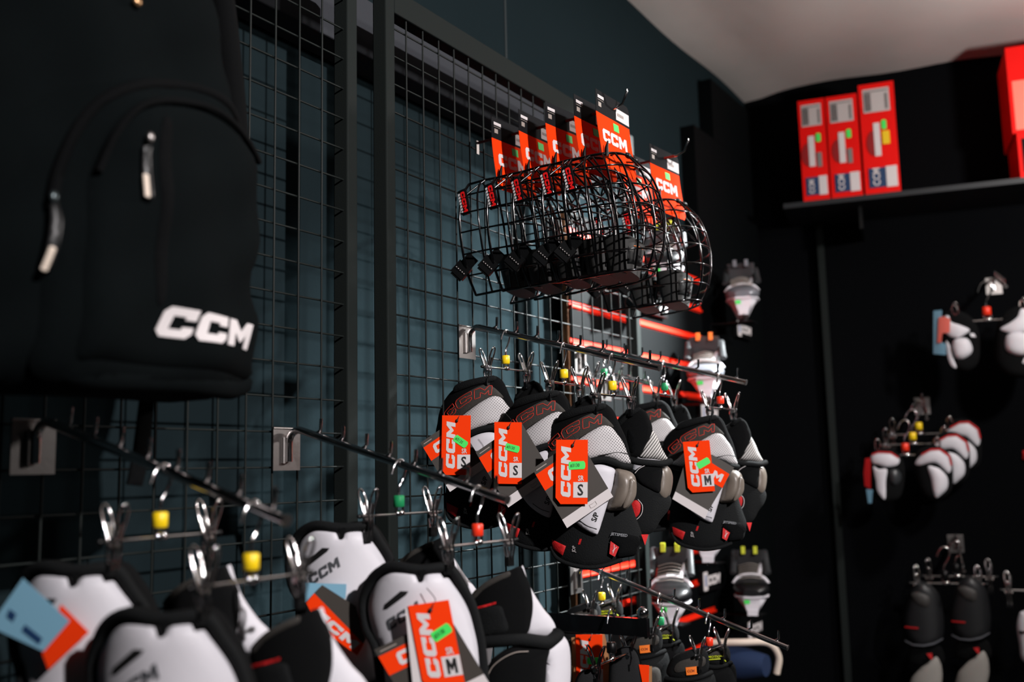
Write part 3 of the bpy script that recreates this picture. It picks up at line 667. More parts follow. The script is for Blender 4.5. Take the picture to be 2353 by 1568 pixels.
def shell_back(fr, C, label, group):
    t = thing('shin_pad', tuple(fr.O), fr.th, label, 'pad', group)
    P = lambda pts: [np.array(q) for q in C.P(pts)]
    bg = cyl(C.ab(1170, 1400)[0], 8)
    relief('white_shell', P([(1199, 1305), (1212, 1335), (1224, 1364), (1250, 1407), (1268, 1430), (1279, 1450), (1278, 1462), (1264, 1470), (1240, 1468), (1208, 1460), (1190, 1400)]), pwhite_m, t, -0.012, 0.008, 0.006, 0.012, bg, smooth=True, res=0.009)
    relief('velour_cuff', P([(1080, 1378), (1108, 1348), (1140, 1328), (1168, 1316), (1196, 1305), (1208, 1325), (1220, 1355), (1225, 1390), (1222, 1425), (1210, 1460), (1170, 1470), (1120, 1478), (1094, 1480), (1082, 1430)]), velour_m, t, -0.002, 0.014, 0.005, 0.01, bg, smooth=True, res=0.009)
    relief('rim_binding', P([(1082, 1372), (1108, 1345), (1140, 1326), (1168, 1314), (1171, 1324), (1142, 1338), (1110, 1358), (1088, 1381)]), taupe_m, t, 0.003, 0.005, 0.002, 0.005, bg, smooth=True)
    relief('red_tape', P([(1085, 1401), (1140, 1383), (1140, 1388), (1085, 1407)]), red_m, t, 0.0035, 0.001, 0.0005, 0.002, bg)
    relief('inner_pocket', P([(1090, 1411), (1146, 1392), (1160, 1415), (1166, 1450), (1120, 1462), (1094, 1468)]), neo_m, t, 0.003, 0.003, 0.002, 0.005, bg, smooth=True)
    tube_on('piping', P([(1092, 1483), (1125, 1476), (1155, 1472), (1190, 1470), (1225, 1476), (1258, 1483), (1280, 1472), (1287, 1462)]), 0.0085, neo_m, t, -0.001, bg)
    relief('lower_liner', P([(1108, 1600), (1112, 1560), (1128, 1526), (1150, 1505), (1180, 1490), (1211, 1492), (1262, 1496), (1258, 1530), (1254, 1580), (1240, 1660), (1160, 1680)]), velour_m, t, -0.002, 0.012, 0.006, 0.012, bg, smooth=True, res=0.009)
    tube_on('liner_stitching', P([(1118, 1560), (1132, 1532), (1158, 1510), (1186, 1498), (1214, 1497)]), 0.0007, pale_m, t, 0.006, bg)
    relief('lower_shell', P([(1256, 1490), (1274, 1478), (1291, 1470), (1304, 1485), (1314, 1504), (1318, 1541), (1316, 1600), (1300, 1660), (1240, 1680), (1250, 1600)]), pwhite_m, t, -0.014, 0.012, 0.014, 0.02, bg, smooth=True, res=0.009)
    return t
def free_card(name, pts, m, n, res=0.03): return lambda fr, t: relief(name, fr.P(pts, n), m, t, n, 0.0008, res=res)
def m1_card(fr, t):
    n = 0.018
    free_card('blue_card', [(700, 1340), (796, 1343), (794, 1376), (702, 1386)], blue_m, 0.012)(fr, t)
    c = relief('info_card', fr.P([(722, 1364), (740, 1345), (817, 1394), (840, 1470), (834, 1482)], n), grey_card_m, t, n, 0.0008, res=0.03)
    p = relief('orange_band', fr.P([(704, 1386), (722, 1364), (836, 1481), (821, 1507), (730, 1440)], n), orange_m, c, n+0.0004, 0.0006, res=0.03)
    o_, e_ = fr.ab(715, 1412, n), fr.ab(815, 1497, n); ux = _n(e_-o_); uy = np.array([-ux[1], ux[0]])
    relief('logo', ccm_polys(o_, ux, uy, 0.0115, 0.1, squash=np.linalg.norm(e_-o_)/(3.78*0.0115)), white_m, c, n+0.0010, 0.0004, res=0.03)
def l1_card(fr, t):
    n = 0.02
    c = relief('blue_card', fr.P([(52, 1330), (160, 1428), (100, 1498), (-25, 1440)], n), blue_m, t, n, 0.0008, res=0.03)
    relief('card_marks', [fr.P([(22, 1400), (38, 1412), (30, 1430), (15, 1418)], n), fr.P([(58, 1436), (98, 1468), (90, 1482), (50, 1450)], n)], navy_m, c, n+0.0005, 0.0003, res=0.03)
    relief('orange_card', fr.P([(140, 1390), (204, 1454), (111, 1540), (96, 1500)], n-0.004), orange_m, t, n-0.004, 0.0008, res=0.03)
shell_front(WG, WG, 'large white pad with an orange M tag, under the red ringed hanger', 'white shell pads on the near arms',
    [lambda fr, t: info_card(fr, t, (860, 1494), (955, 1655), (1125, 1572), 0.018),
     free_card('tag_backing', [(931, 1398), (945, 1394), (985, 1590), (950, 1590)], white_m, 0.024),
     lambda fr, t: size_tag(fr, t, (938, 1393), (1031, 1379), (1068, 1570), 0.026, 'M', (0.68, 0.37, 24))])
shell_front(Fr(clip_at('g1', -1)+np.array([0, 0, 0.012]), VIEW), WG, 'white pad with an orange lettered card tipped forward, under the green ring by the posts', 'white shell pads on the near arms', [m1_card])
shell_back(WH, WH, 'black lined pad with white shell, right of the M tagged white pad', 'white shell pads on the near arms')
shell_back(Fr(clip_at('g1', 1), VIEW), WH, 'black lined pad with a red tape, behind the red ringed hanger', 'white shell pads on the near arms')
shell_front(Fr(clip_at('l1', -1), VIEW), WG, 'blurred white pad with pale blue and orange cards at the lower left corner', 'white shell pads on the near arms', [l1_card])
shell_front(Fr(clip_at('l2', -1)+np.array([0.0, -0.0, 0.0]), VIEW), WG, 'blurred white pad low at the left, under the nearest yellow ringed hanger', 'white shell pads on the near arms', [])
shell_back(Fr(clip_at('l1', 1), VIEW), WH, 'blurred black lined pad left of the nearest yellow ringed hanger', 'white shell pads on the near arms')
shell_back(Fr(clip_at('l2', 1), VIEW), WH, 'blurred black lined pad with white edge, nearest the camera below the chrome arm tip', 'white shell pads on the near arms')

# ================================================================== DARK PADS WITH ORANGE LABELS (low arm)
KL = Fr(clip_at('k3', -1), VIEW); KR = Fr(clip_at('k3', 1), VIEW)
def knee_front(fr, C, label, group, extras=()):
    t = thing('knee_pad', tuple(fr.O), fr.th, label, 'pad', group)
    P = lambda pts: [np.array(q) for q in C.P(pts)]
    bg = cyl(C.ab(1590, 1500)[0], 10)
    relief('cuff', P([(1540, 1560), (1543, 1532), (1556, 1512), (1580, 1500), (1604, 1494), (1622, 1496), (1632, 1512), (1632, 1540), (1618, 1552), (1580, 1562)]), neo_m, t, -0.004, 0.012, 0.005, 0.01, bg, smooth=True)
    relief('mesh_patch', P([(1552, 1535), (1566, 1520), (1600, 1510), (1620, 1512), (1620, 1530), (1590, 1538), (1556, 1548)]), taupe_m, t, 0.002, 0.003, 0.001, 0.003, bg, smooth=True)
    lb = relief('orange_label', P([(1575, 1534), (1601, 1531), (1602, 1549), (1577, 1552)]), orangel_m, t, 0.0040, 0.001, bulge=bg)
    text_on('label_mark', 'CCM', mat('brown_print', (150, 60, 14), 0.6), lb, C.ab(1579, 1545), _n((1, 0.06)), _n((0, 1)), 0.0045, 0.0047, bg, bold=True)
    tube_on('piping', P([(1534, 1566), (1560, 1566), (1600, 1560), (1640, 1550)]), 0.0045, neo_m, t, -0.002, bg)
    relief('body', P([(1534, 1570), (1570, 1568), (1620, 1560), (1646, 1556), (1654, 1600), (1640, 1700), (1600, 1740), (1555, 1720), (1536, 1650)]), neo_m, t, -0.008, 0.012, 0.012, 0.02, bg, smooth=True)
    relief('knee_cap', P([(1548, 1590), (1590, 1582), (1625, 1590), (1628, 1640), (1600, 1670), (1560, 1650)]), taupe_m, t, 0.002, 0.006, 0.01, 0.016, bg, smooth=True)
    for e in extras: e(fr, t)
    return t
def knee_back(fr, C, label, group):
    t = thing('knee_pad', tuple(fr.O), fr.th, label, 'pad', group)
    P = lambda pts: [np.array(q) for q in C.P(pts)]
    bg = cyl(C.ab(1645, 1500)[0], 10)
    relief('cuff', P([(1616, 1512), (1622, 1496), (1640, 1488), (1662, 1484), (1676, 1490), (1682, 1508), (1678, 1524), (1655, 1530), (1624, 1526)]), neo_m, t, -0.004, 0.012, 0.005, 0.01, bg, smooth=True)
    relief('mesh_patch', P([(1626, 1502), (1650, 1496), (1668, 1496), (1668, 1504), (1650, 1506), (1626, 1510)]), taupe_m, t, 0.002, 0.003, 0.001, 0.003, bg)
    tube_on('lime_line', P([(1626, 1517), (1645, 1515), (1660, 1515), (1668, 1521)]), 0.0011, lime_m, t, 0.0028, bg)
    text_on('lettering', 'MOTION', lime_m, t, C.ab(1627, 1513), _n((1, 0.03)), _n((0.1, 1)), 0.0045, 0.0028, bg, sx=1.2, bold=True)
    tube_on('piping', P([(1616, 1530), (1645, 1534), (1684, 1526)]), 0.0045, neo_m, t, -0.002, bg)
    relief('body', P([(1616, 1534), (1650, 1538), (1690, 1530), (1700, 1570), (1690, 1650), (1650, 1690), (1615, 1660), (1608, 1580)]), velour_m, t, -0.008, 0.012, 0.012, 0.02, bg, smooth=True)
    return t
def k1_cards(fr, t):
    free_card('kraft_card', [(1379, 1457), (1389, 1458), (1400, 1500), (1398, 1600), (1380, 1600)], kraft_m, 0.012)(fr, t)
    free_card('kraft_card_back', [(1313, 1466), (1324, 1464), (1330, 1600), (1316, 1600)], kraft_m, 0.012)(fr, t)
    size_tag(fr, t, (1323, 1459), (1384, 1459), (1386, 1580), 0.016, 'M', (0.68, 0.50, 0), stext=None)
def k2_card(fr, t):
    free_card('red_card', [(1468, 1528), (1492, 1530), (1490, 1600), (1482, 1600)], orange_m, 0.014)(fr, t)
    free_card('kraft_card', [(1490, 1532), (1498, 1532), (1498, 1600), (1488, 1600)], kraft_m, 0.013)(fr, t)
gk = 'dark pads with orange labels on the low arm'
knee_front(Fr(clip_at('k1', -1), VIEW), KL, 'dark knee pad with an orange label, behind the black rail and orange tag', gk, [k1_cards])
knee_back(Fr(clip_at('k1', 1), VIEW), KR, 'dark knee pad with a lime line, just under the black rail end', gk)
knee_front(Fr(clip_at('k2', -1), VIEW), KL, 'dark knee pad with an orange label, under the low green ring', gk, [k2_card])
knee_back(Fr(clip_at('k2', 1), VIEW), KR, 'dark knee pad with a lime line, under the low green ring', gk)
knee_front(KL, KL, 'dark knee pad with an orange label, under the low red ring', gk)
knee_back(KR, KR, 'dark knee pad with a lime line, under the low red ring', gk)
# the hanger over the black rail with two black felt pads
q = ony(1405, 1396, 1.70)
rail_h = copy_tree(hang_y); recolour(rail_h, 'size_ring', black_m); recolour(rail_h, 'clip', blackg_m)
for c in kids_of(rail_h):
    if c.name.startswith('clip'): c.scale = (0.8, 1, 0.8); c.location = (0, 0, -0.012)
put(rail_h, (q[0], 1.70, 1.1305), math.radians(2), 1.3, 'black clip hanger hooked over the black rail, in front of the orange tag')
for s, pts, lab in ((-1, [(1322, 1590), (1330, 1555), (1345, 1542), (1362, 1545), (1376, 1570), (1390, 1640), (1330, 1650)], 'black felt pad at the left clip of the rail hanger, cut by the photo edge'),
                    (1, [(1403, 1570), (1408, 1515), (1425, 1492), (1446, 1488), (1464, 1500), (1474, 1540), (1480, 1640), (1405, 1650)], 'black felt pad at the right clip of the rail hanger, rounded top')):
    O = np.array([q[0], 1.70+s*0.0715, 1.1305-0.10]); f = Fr(O, VIEW)
    t = thing('felt_pad', tuple(O), VIEW, lab, 'pad', 'black felt pads on the rail hanger')
    relief('felt_body', f.P(pts), mat('black_felt', (22, 23, 25), 0.95, bump=0.6, bscale=900), t, 0, 0.01, 0.005, 0.01, cyl(0, 5), smooth=True)
    relief('edge_binding', f.P([(x, y) for x, y in pts][:5]), fab2_m, t, -0.002, 0.004, 0.0, bulge=cyl(0, 5)) if False else tube_on('edge_binding', f.P(pts), 0.0022, fab2_m, t, 0.001, cyl(0, 5), closed=True)

# ================================================================== CAGE MASKS
def sph(t, lev, W_, D_): return
def make_cage_mask(label, group):
    t = thing('cage_mask', (0, 0, 0), math.pi/2, label, 'cage mask', group)
    # local a = side, n = forward, b = up ; cage hangs below the card
    levels = [(-0.104, 0.074, 0.060), (-0.132, 0.098, 0.084), (-0.166, 0.105, 0.098), (-0.200, 0.104, 0.106), (-0.238, 0.096, 0.108), (-0.274, 0.081, 0.102), (-0.306, 0.058, 0.088)]
    rear = -0.03
    def pt(u, i):     # u in -1..1 round the face
        b_, w, d = levels[i]; a = u*math.pi/2; s_, c_ = math.sin(a), math.cos(a)
        aa = w*math.copysign(abs(s_)**0.85, s_); nn = rear+0.02*(i/6.0)*0+(d+0.02)*abs(c_)**0.75
        return (aa, -nn, b_+0.010*abs(c_))
    fr_ = MB(); bars = MB()
    for i in range(len(levels)):
        seq = [pt(-1+2*k/22, i) for k in range(23)]
        (fr_ if i in (0, 6) else bars).tube(seq, 0.0023 if i in (0, 6) else 0.0016, 7)
    for u in (-0.86, -0.62, -0.40, -0.13, 0.13, 0.40, 0.62, 0.86):
        bars.tube(smooth_open([pt(u, i) for i in range(len(levels))], 3), 0.0019, 7)
    for sgn in (-1, 1):
        fr_.tube(smooth_open([pt(sgn, i) for i in range(len(levels))], 3), 0.0024, 7)
        bars.tube([pt(sgn*0.98, 1), pt(sgn*0.8, 0)], 0.0018, 6); bars.tube([pt(sgn*0.86, 0), pt(sgn*0.62, 2)], 0.0018, 6)
    for u in (-0.2, 0.2):
        p = pt(u, 0); bars.tube([p, (p[0], p[1]*0.6, p[2]+0.004), (p[0]*1.3, p[1]*0.2, p[2]-0.004)], 0.0017, 6)
    fr_.build('cage_frame', cagew_m, t); bars.build('cage_bars', cagew_m, t)
    for u in (-0.55, 0.55):
        p = pt(u, 0); MB().tube([(p[0], p[1], p[2]-0.006), (p[0]*0.98, p[1], p[2]+0.010), (p[0]*0.95, p[1]-0.002, p[2]+0.022)], [0.0045, 0.0035, 0.0012], 6).build('rubber_clip', black_m, t)
    for u in (-0.1, 0.1): MB().sphere(pt(u, 0), (0.012, 0.005, 0.005), 8, 6).build('rubber_sleeve', black_m, t)
    # chin cup
    ch = MB(); rings = []
    for k in range(9):
        f = k/8; zz = -0.242-0.058*f; w = 0.045*(1-0.35*f); d = 0.03*(1-0.3*f)
        rings.append([(w*math.copysign(abs(math.cos(2*math.pi*j/20))**0.6, math.cos(2*math.pi*j/20)), -(0.028+d*math.copysign(abs(math.sin(2*math.pi*j/20))**0.6, math.sin(2*math.pi*j/20))), zz-0.006*math.cos(2*math.pi*j/20)) for j in range(20)])
    ch.loft(rings); cup = ch.build('chin_cup', mat('charcoal_rubber', (44, 44, 43), 0.6), t)
    bgc = lambda a, b_: 0.0575-(a*a)*6-(abs(b_+0.242))*0.13
    relief('cup_panel', [(-0.034, -0.249), (0.034, -0.249), (0.028, -0.284), (-0.028, -0.284)], black_m, cup, 0.0, 0.003, 0.001, 0.004, bgc, res=0.006)
    relief('chrome_lettering', ccm_polys((-0.006, -0.278), (1, 0), (0, 1), 0.011, 0.1), chrome_m, cup, 0.0015, 0.001, bulge=bgc, res=0.006)
    tube_on('orange_line', [(-0.02, -0.2535), (0.0, -0.2525), (0.03, -0.2535)], 0.0007, orangel_m, cup, 0.0012, bgc)
    # side straps with snap row
    for sgn, dx in ((-1, -0.018), (1, 0.006)):
        st = MB(); c0 = np.array([sgn*0.086, 0.035, -0.258]); d = _n((sgn*0.25, 0.75, -0.8)); e_ = _n(np.cross(d, (0, 0, 1.))); w3 = np.cross(d, e_)
        def bx(c, L, hw, th_):
            vs = []
            for s1 in (0, 1):
                for s2 in (-1, 1):
                    for s3 in (-1, 1): vs.append(c+d*L*s1+w3*hw*s2+e_*th_*s3)
            return vs, [(0, 1, 3, 2), (4, 6, 7, 5), (0, 4, 5, 1), (2, 3, 7, 6), (0, 2, 6, 4), (1, 5, 7, 3)]
        st.add(*bx(c0-d*0.025, 0.05, 0.011, 0.003), smooth=False); so = st.build('strap', fab2_m, t)
        b2_ = MB(); b2_.add(*bx(c0-d*0.005, 0.026, 0.014, 0.0045), smooth=False); b2_.build('buckle', black_m, so)
        sn = MB()
        for k in range(5): sn.sphere(tuple(c0+d*0.0095+w3*(-0.0095+k*0.0048)-e_*sgn*0.0*1+np.array([sgn*0.0, 0, 0])+e_*0.0052*(1 if e_[0]*(-1) > 0 else -1)), 0.0019, 8, 6)
        sn.build('snap', steel_m, so)
    # side plate with lettering, facing the shop
    lp = relief('side_plate', [(-0.009, -0.021), (-0.007, -0.024), (0.007, -0.024), (0.009, -0.021), (0.009, 0.021), (0.007, 0.024), (-0.007, 0.024), (-0.009, 0.021)], blackg_m, t, 0.0, 0.003, 0.001, 0.003, res=0.008)
    relief('plate_logo', ccm_polys((-0.0025, 0.019), (0, -1), (1, 0), 0.0085, 0.0, squash=1.25), mat('bright_red_print', (226, 20, 22), 0.5), lp, 0.0016, 0.0005, res=0.02)
    relief('plate_marks', [[(-0.0078, 0.017-k*0.0056), (-0.0042, 0.018-k*0.0056), (-0.0042, 0.0142-k*0.0056), (-0.0078, 0.0132-k*0.0056)] for k in range(7)], white_m, lp, 0.0018, 0.0004, res=0.02)
    lp.rotation_euler = (0.0, math.radians(-12), -math.pi/2); lp.location = (-0.1035, 0.022, -0.145)
    # header card
    kb = lambda a, b_: 0.006*math.sin((a+0.05)*20)+0.9*(a+0.02)**2+0.25*max(0, -0.02-b_)**1.3+0.012
    cw, top, mid, bot = 0.060, 0.020, -0.020, -0.118
    rc = lambda x, y, sx_, sy_, r_=0.01: [(x+sx_*r_*(math.cos(q_)-1), y+sy_*r_*(math.sin(q_)-1)) for q_ in (0, 0.4, 0.8, 1.2, 1.57)]
    oc = relief('header_card', [(-cw, mid), (cw, mid), (cw, bot+0.01), (cw-0.01, bot), (-cw+0.01, bot), (-cw, bot+0.01)], orange_m, t, 0, 0.0008, bulge=kb, res=0.008)
    relief('card_top', [(-cw, mid)]+[(-cw, top)]+rc(cw, top, 1, 1)[::-1]+[(cw, mid)], card_black_m, oc, 0, 0.0008, bulge=kb, res=0.008)
    relief('logo', ccm_polys((-0.047, -0.070), (1, 0), (0, 1), 0.0235, 0.08), white_m, oc, 0.0007, 0.0004, bulge=kb, res=0.007)
    relief('barcode_sticker', [(0.010, -0.016), (0.058, -0.016), (0.058, 0.005), (0.010, 0.005)], white_m, oc, 0.0007, 0.0004, bulge=kb, res=0.008)
    relief('barcode_marks', [[(0.014+k*0.004, -0.008), (0.0165+k*0.004, -0.008), (0.0165+k*0.004, -0.003), (0.014+k*0.004, -0.003)] for k in range(6)], pale_m, oc, 0.0012, 0.0003, bulge=kb, res=0.02)
    relief('price_sticker', [(-0.002, -0.040), (0.016, -0.040), (0.016, -0.026), (-0.002, -0.026)], green_m, oc, 0.0007, 0.0004, bulge=kb, res=0.008)
    relief('card_title', [[(-0.054+k*0.0031, 0.006), (-0.0514+k*0.0031, 0.006), (-0.0514+k*0.0031, 0.0115), (-0.054+k*0.0031, 0.0115)] for k in range(7)], white_m, oc, 0.0008, 0.0003, bulge=kb, res=0.02)
    relief('card_lines', [[(-0.054, 0.0025), (-0.034, 0.0025), (-0.034, 0.0033), (-0.054, 0.0033)], [(-0.052, -0.009), (-0.042, -0.009), (-0.042, -0.001), (-0.052, -0.001)]], pale_m, oc, 0.0007, 0.0004, bulge=kb, res=0.01)
    for q_ in (-1, 1): MB().tube([(q_*0.03, -0.012, -0.075), (q_*0.028, -0.018, -0.092)], 0.0006).build('plastic_tie', black_m, t)
    return t
mk = make_cage_mask('black cage mask closest to the mesh, leftmost of the stack of five', 'black cage face masks')
mspec = [(0.062, 1.52, 2.022, 0, None), (0.118, 1.52, 2.023, 2, 'black cage mask second from the left in the stack of five'),
         (0.178, 1.52, 2.025, -2, 'black cage mask in the middle of the stack of five'), (0.232, 1.52, 2.026, 1, 'black cage mask second from the front of the stack of five'),
         (0.272, 1.52, 2.026, 3, 'black cage mask at the front of the stack of five, whole orange card showing'),
         (0.175, 1.82, 2.018, 1, 'black cage mask hidden behind the front one of the right hook'),
         (0.238, 1.82, 2.018, 0, 'black cage mask alone at the far right, below the second hook tip')]
for i, (x, y, z, yaw, lab) in enumerate(mspec):
    o = mk if i == 0 else copy_tree(mk)
    put(o, (x, y, z+0.0), math.pi/2+math.radians(yaw), 1.0, lab)

# ================================================================== BACKPACK
XB = 0.16                                  # back plane of the bag
BK = Fr((XB, 0.55, 1.72), math.pi/2)
def backpack():
    t = thing('backpack', tuple(BK.O), BK.th, 'large black backpack with white lettering hanging at the upper left', 'backpack')
    n0 = 0.085
    P = lambda pts, n=n0: [np.array(q) for q in BK.P(pts, n)]
    cx, cb = BK.ab(330, 480, n0)
    bod = cyl(cx, 1.6, cb, 0.15)
    fold = lambda a, b_: bod(a, b_)+0.0032*math.sin(46*a+21*b_)+0.0026*math.sin(70*b_-37*a+1.3)
    relief('main_body', P([(150, -330), (330, -380), (480, -330), (540, -180), (565, -40), (588, 60), (602, 140), (620, 230), (640, 320), (655, 400), (660, 500), (655, 620), (658, 720), (656, 800), (660, 850), (642, 880), (600, 905), (540, 912), (400, 905), (200, 895), (0, 880), (-180, 850), (-260, 780), (-240, 500), (-190, 250), (-120, 0), (20, -220)]), fab_m, t, n0-0.03, n0-0.03, 0.035, 0.05, fold, res=0.014, smooth=True)
    f2 = lambda a, b_: fold(a, b_)-0.05*max(0, a-BK.ab(560, 480, n0)[0])
    relief('main_panel', P([(110, 860), (105, 700), (108, 560), (122, 440), (150, 340), (185, 270), (235, 215), (300, 188), (380, 180), (450, 190), (530, 222), (590, 270), (628, 318), (648, 400), (652, 520), (642, 640), (650, 760), (650, 870), (500, 890), (300, 880)]), fab_m, t, n0+0.002, 0.012, 0.012, 0.022, f2, res=0.014, smooth=True)
    relief('front_pocket', P([(165, 820), (175, 700), (182, 560), (192, 430), (215, 340), (250, 275), (300, 240), (370, 236), (440, 246), (510, 272), (575, 312), (625, 355), (640, 420), (642, 520), (622, 600), (606, 640), (622, 690), (642, 740), (640, 830), (636, 862), (520, 855), (350, 845), (220, 830)]), fab_m, t, n0+0.013, 0.010, 0.013, 0.025, f2, res=0.013, smooth=True)
    zb = lambda a, b_: f2(a, b_)
    tube_on('main_zipper', P([(122, 480), (140, 390), (165, 320), (200, 262), (245, 222), (310, 200), (380, 196), (450, 206), (530, 238), (590, 285), (630, 330), (650, 380)]), 0.0055, fab2_m, t, n0+0.010, zb)
    tube_on('pocket_piping', P([(205, 400), (235, 312), (275, 262), (320, 246), (380, 244), (450, 254), (520, 284), (585, 325), (628, 365)]), 0.0035, fab2_m, t, n0+0.025, zb)
    tube_on('bottom_roll', P([(140, 800), (165, 840), (230, 862), (330, 868), (430, 872), (520, 880), (600, 882), (650, 872)]), 0.014, fab_m, t, n0-0.004, zb)
    z = relief('zipper_flap', P([(326, 300), (352, 302), (350, 420), (348, 560), (340, 690), (322, 690), (324, 500)]), fab2_m, t, n0+0.0265, 0.002, 0.001, 0.004, zb, smooth=True)
    sl = MB(); a, b_ = BK.ab(339, 318, n0+0.03); nn = zb(a, b_)+n0+0.033; sl.sphere((a, -nn, b_), (0.004, 0.003, 0.0055), 10, 8); sl.build('zip_slider', steel_m, z)
    p = relief('zip_pull', BK.P([(330, 335), (348, 335), (350, 455), (343, 462), (332, 456)], n0+0.03), black_m, t, n0+0.031, 0.002, 0.001, 0.002, zb, smooth=False)
    pm = MB()
    for k in range(7): q = BK.ab(339.5, 404+k*7.5, n0+0.033); pm.sphere((q[0], -(zb(q[0], q[1])+n0+0.0325), q[1]), (0.0036, 0.0018, 0.0024), 10, 6)
    pm.build('rubber_print', cream_m, p)
    p = relief('side_zip_pull', BK.P([(146, 440), (160, 440), (166, 500), (148, 612), (128, 618), (126, 590), (140, 500)], n0+0.02), black_m, t, n0+0.016, 0.002, 0.001, 0.002, zb)
    pm = MB()
    for k in range(7): q = BK.ab(140-k*1.8, 568+k*7.3, n0+0.02); pm.sphere((q[0], -(zb(q[0], q[1])+n0+0.018), q[1]), (0.0038, 0.0018, 0.0025), 10, 6)
    pm.build('rubber_print', cream_m, p)
    q = BK.ab(150, 446, n0+0.02); MB().sphere((q[0], -(zb(q[0], q[1])+n0+0.018), q[1]), (0.0045, 0.003, 0.006), 10, 7).build('zip_slider', mat('gunmetal', (70, 78, 80), 0.3, 0.8), p)
    q = BK.ab(344, -8, n0+0.02); MB().sphere((q[0], -(zb(q[0], q[1])+n0+0.012), q[1]), (0.005, 0.003, 0.005), 10, 7).build('rivet', mat('brass_rivet', (190, 150, 110), 0.3, 0.9), t)
    # logo
    n1 = n0+0.028
    bl, br_, tl = BK.ab(366, 770, n1), BK.ab(600, 798, n1), BK.ab(385, 709, n1)
    ex = np.array([1.0, 0.0]); hgt = 0.0285
    L0 = BK.ab(364, 769, n1); R0 = BK.ab(622, 799, n1); ex = _n(R0-L0); ey = np.array([-ex[1], ex[0]])
    relief('logo', ccm_polys(L0, ex, ey, hgt, 0.30, squash=(np.linalg.norm(R0-L0))/(3.64*hgt)), white_m, t, n1, 0.0012, bulge=zb, res=0.008)
    # straps
    n2 = 0.0
    st = relief('hanging_strap', BK.P([(328, 880), (360, 880), (352, 960), (345, 1040), (332, 1100), (328, 1118), (293, 1114), (298, 1092), (308, 1040), (318, 960)], -0.05), fab2_m, t, -0.05, 0.003, 0.001, 0.003)
    MB().box((-0.012, -0.03, 0)+(), (0.012, -0.012, 0.01)) if False else None
    tube_on('grab_loop', BK.P([(300, -330), (310, -420), (360, -450), (400, -420), (405, -330)], 0.0), 0.006, fab2_m, t, 0.03)
    tube_on('shoulder_strap', BK.P([(120, -200), (60, 100), (40, 400), (80, 700), (200, 850)], -0.02), 0.016, fab2_m, t, -0.02)
    tube_on('shoulder_strap', BK.P([(480, -200), (520, 100), (540, 400), (500, 700), (400, 850)], -0.02), 0.016, fab2_m, t, -0.02)
    return t
backpack()
lz = onx(352, -446, XB)
hk = thing('bag_hook', (0, 0.0, 0), 0, 'straight black hook above the picture edge that holds the backpack', 'hook')
MB().tube([(0.0, lz[1], lz[2]+0.012), (XB+0.06, lz[1], lz[2]+0.012), (XB+0.075, lz[1], lz[2]+0.035)], 0.004, 8).build('rod', frame_m, hk)

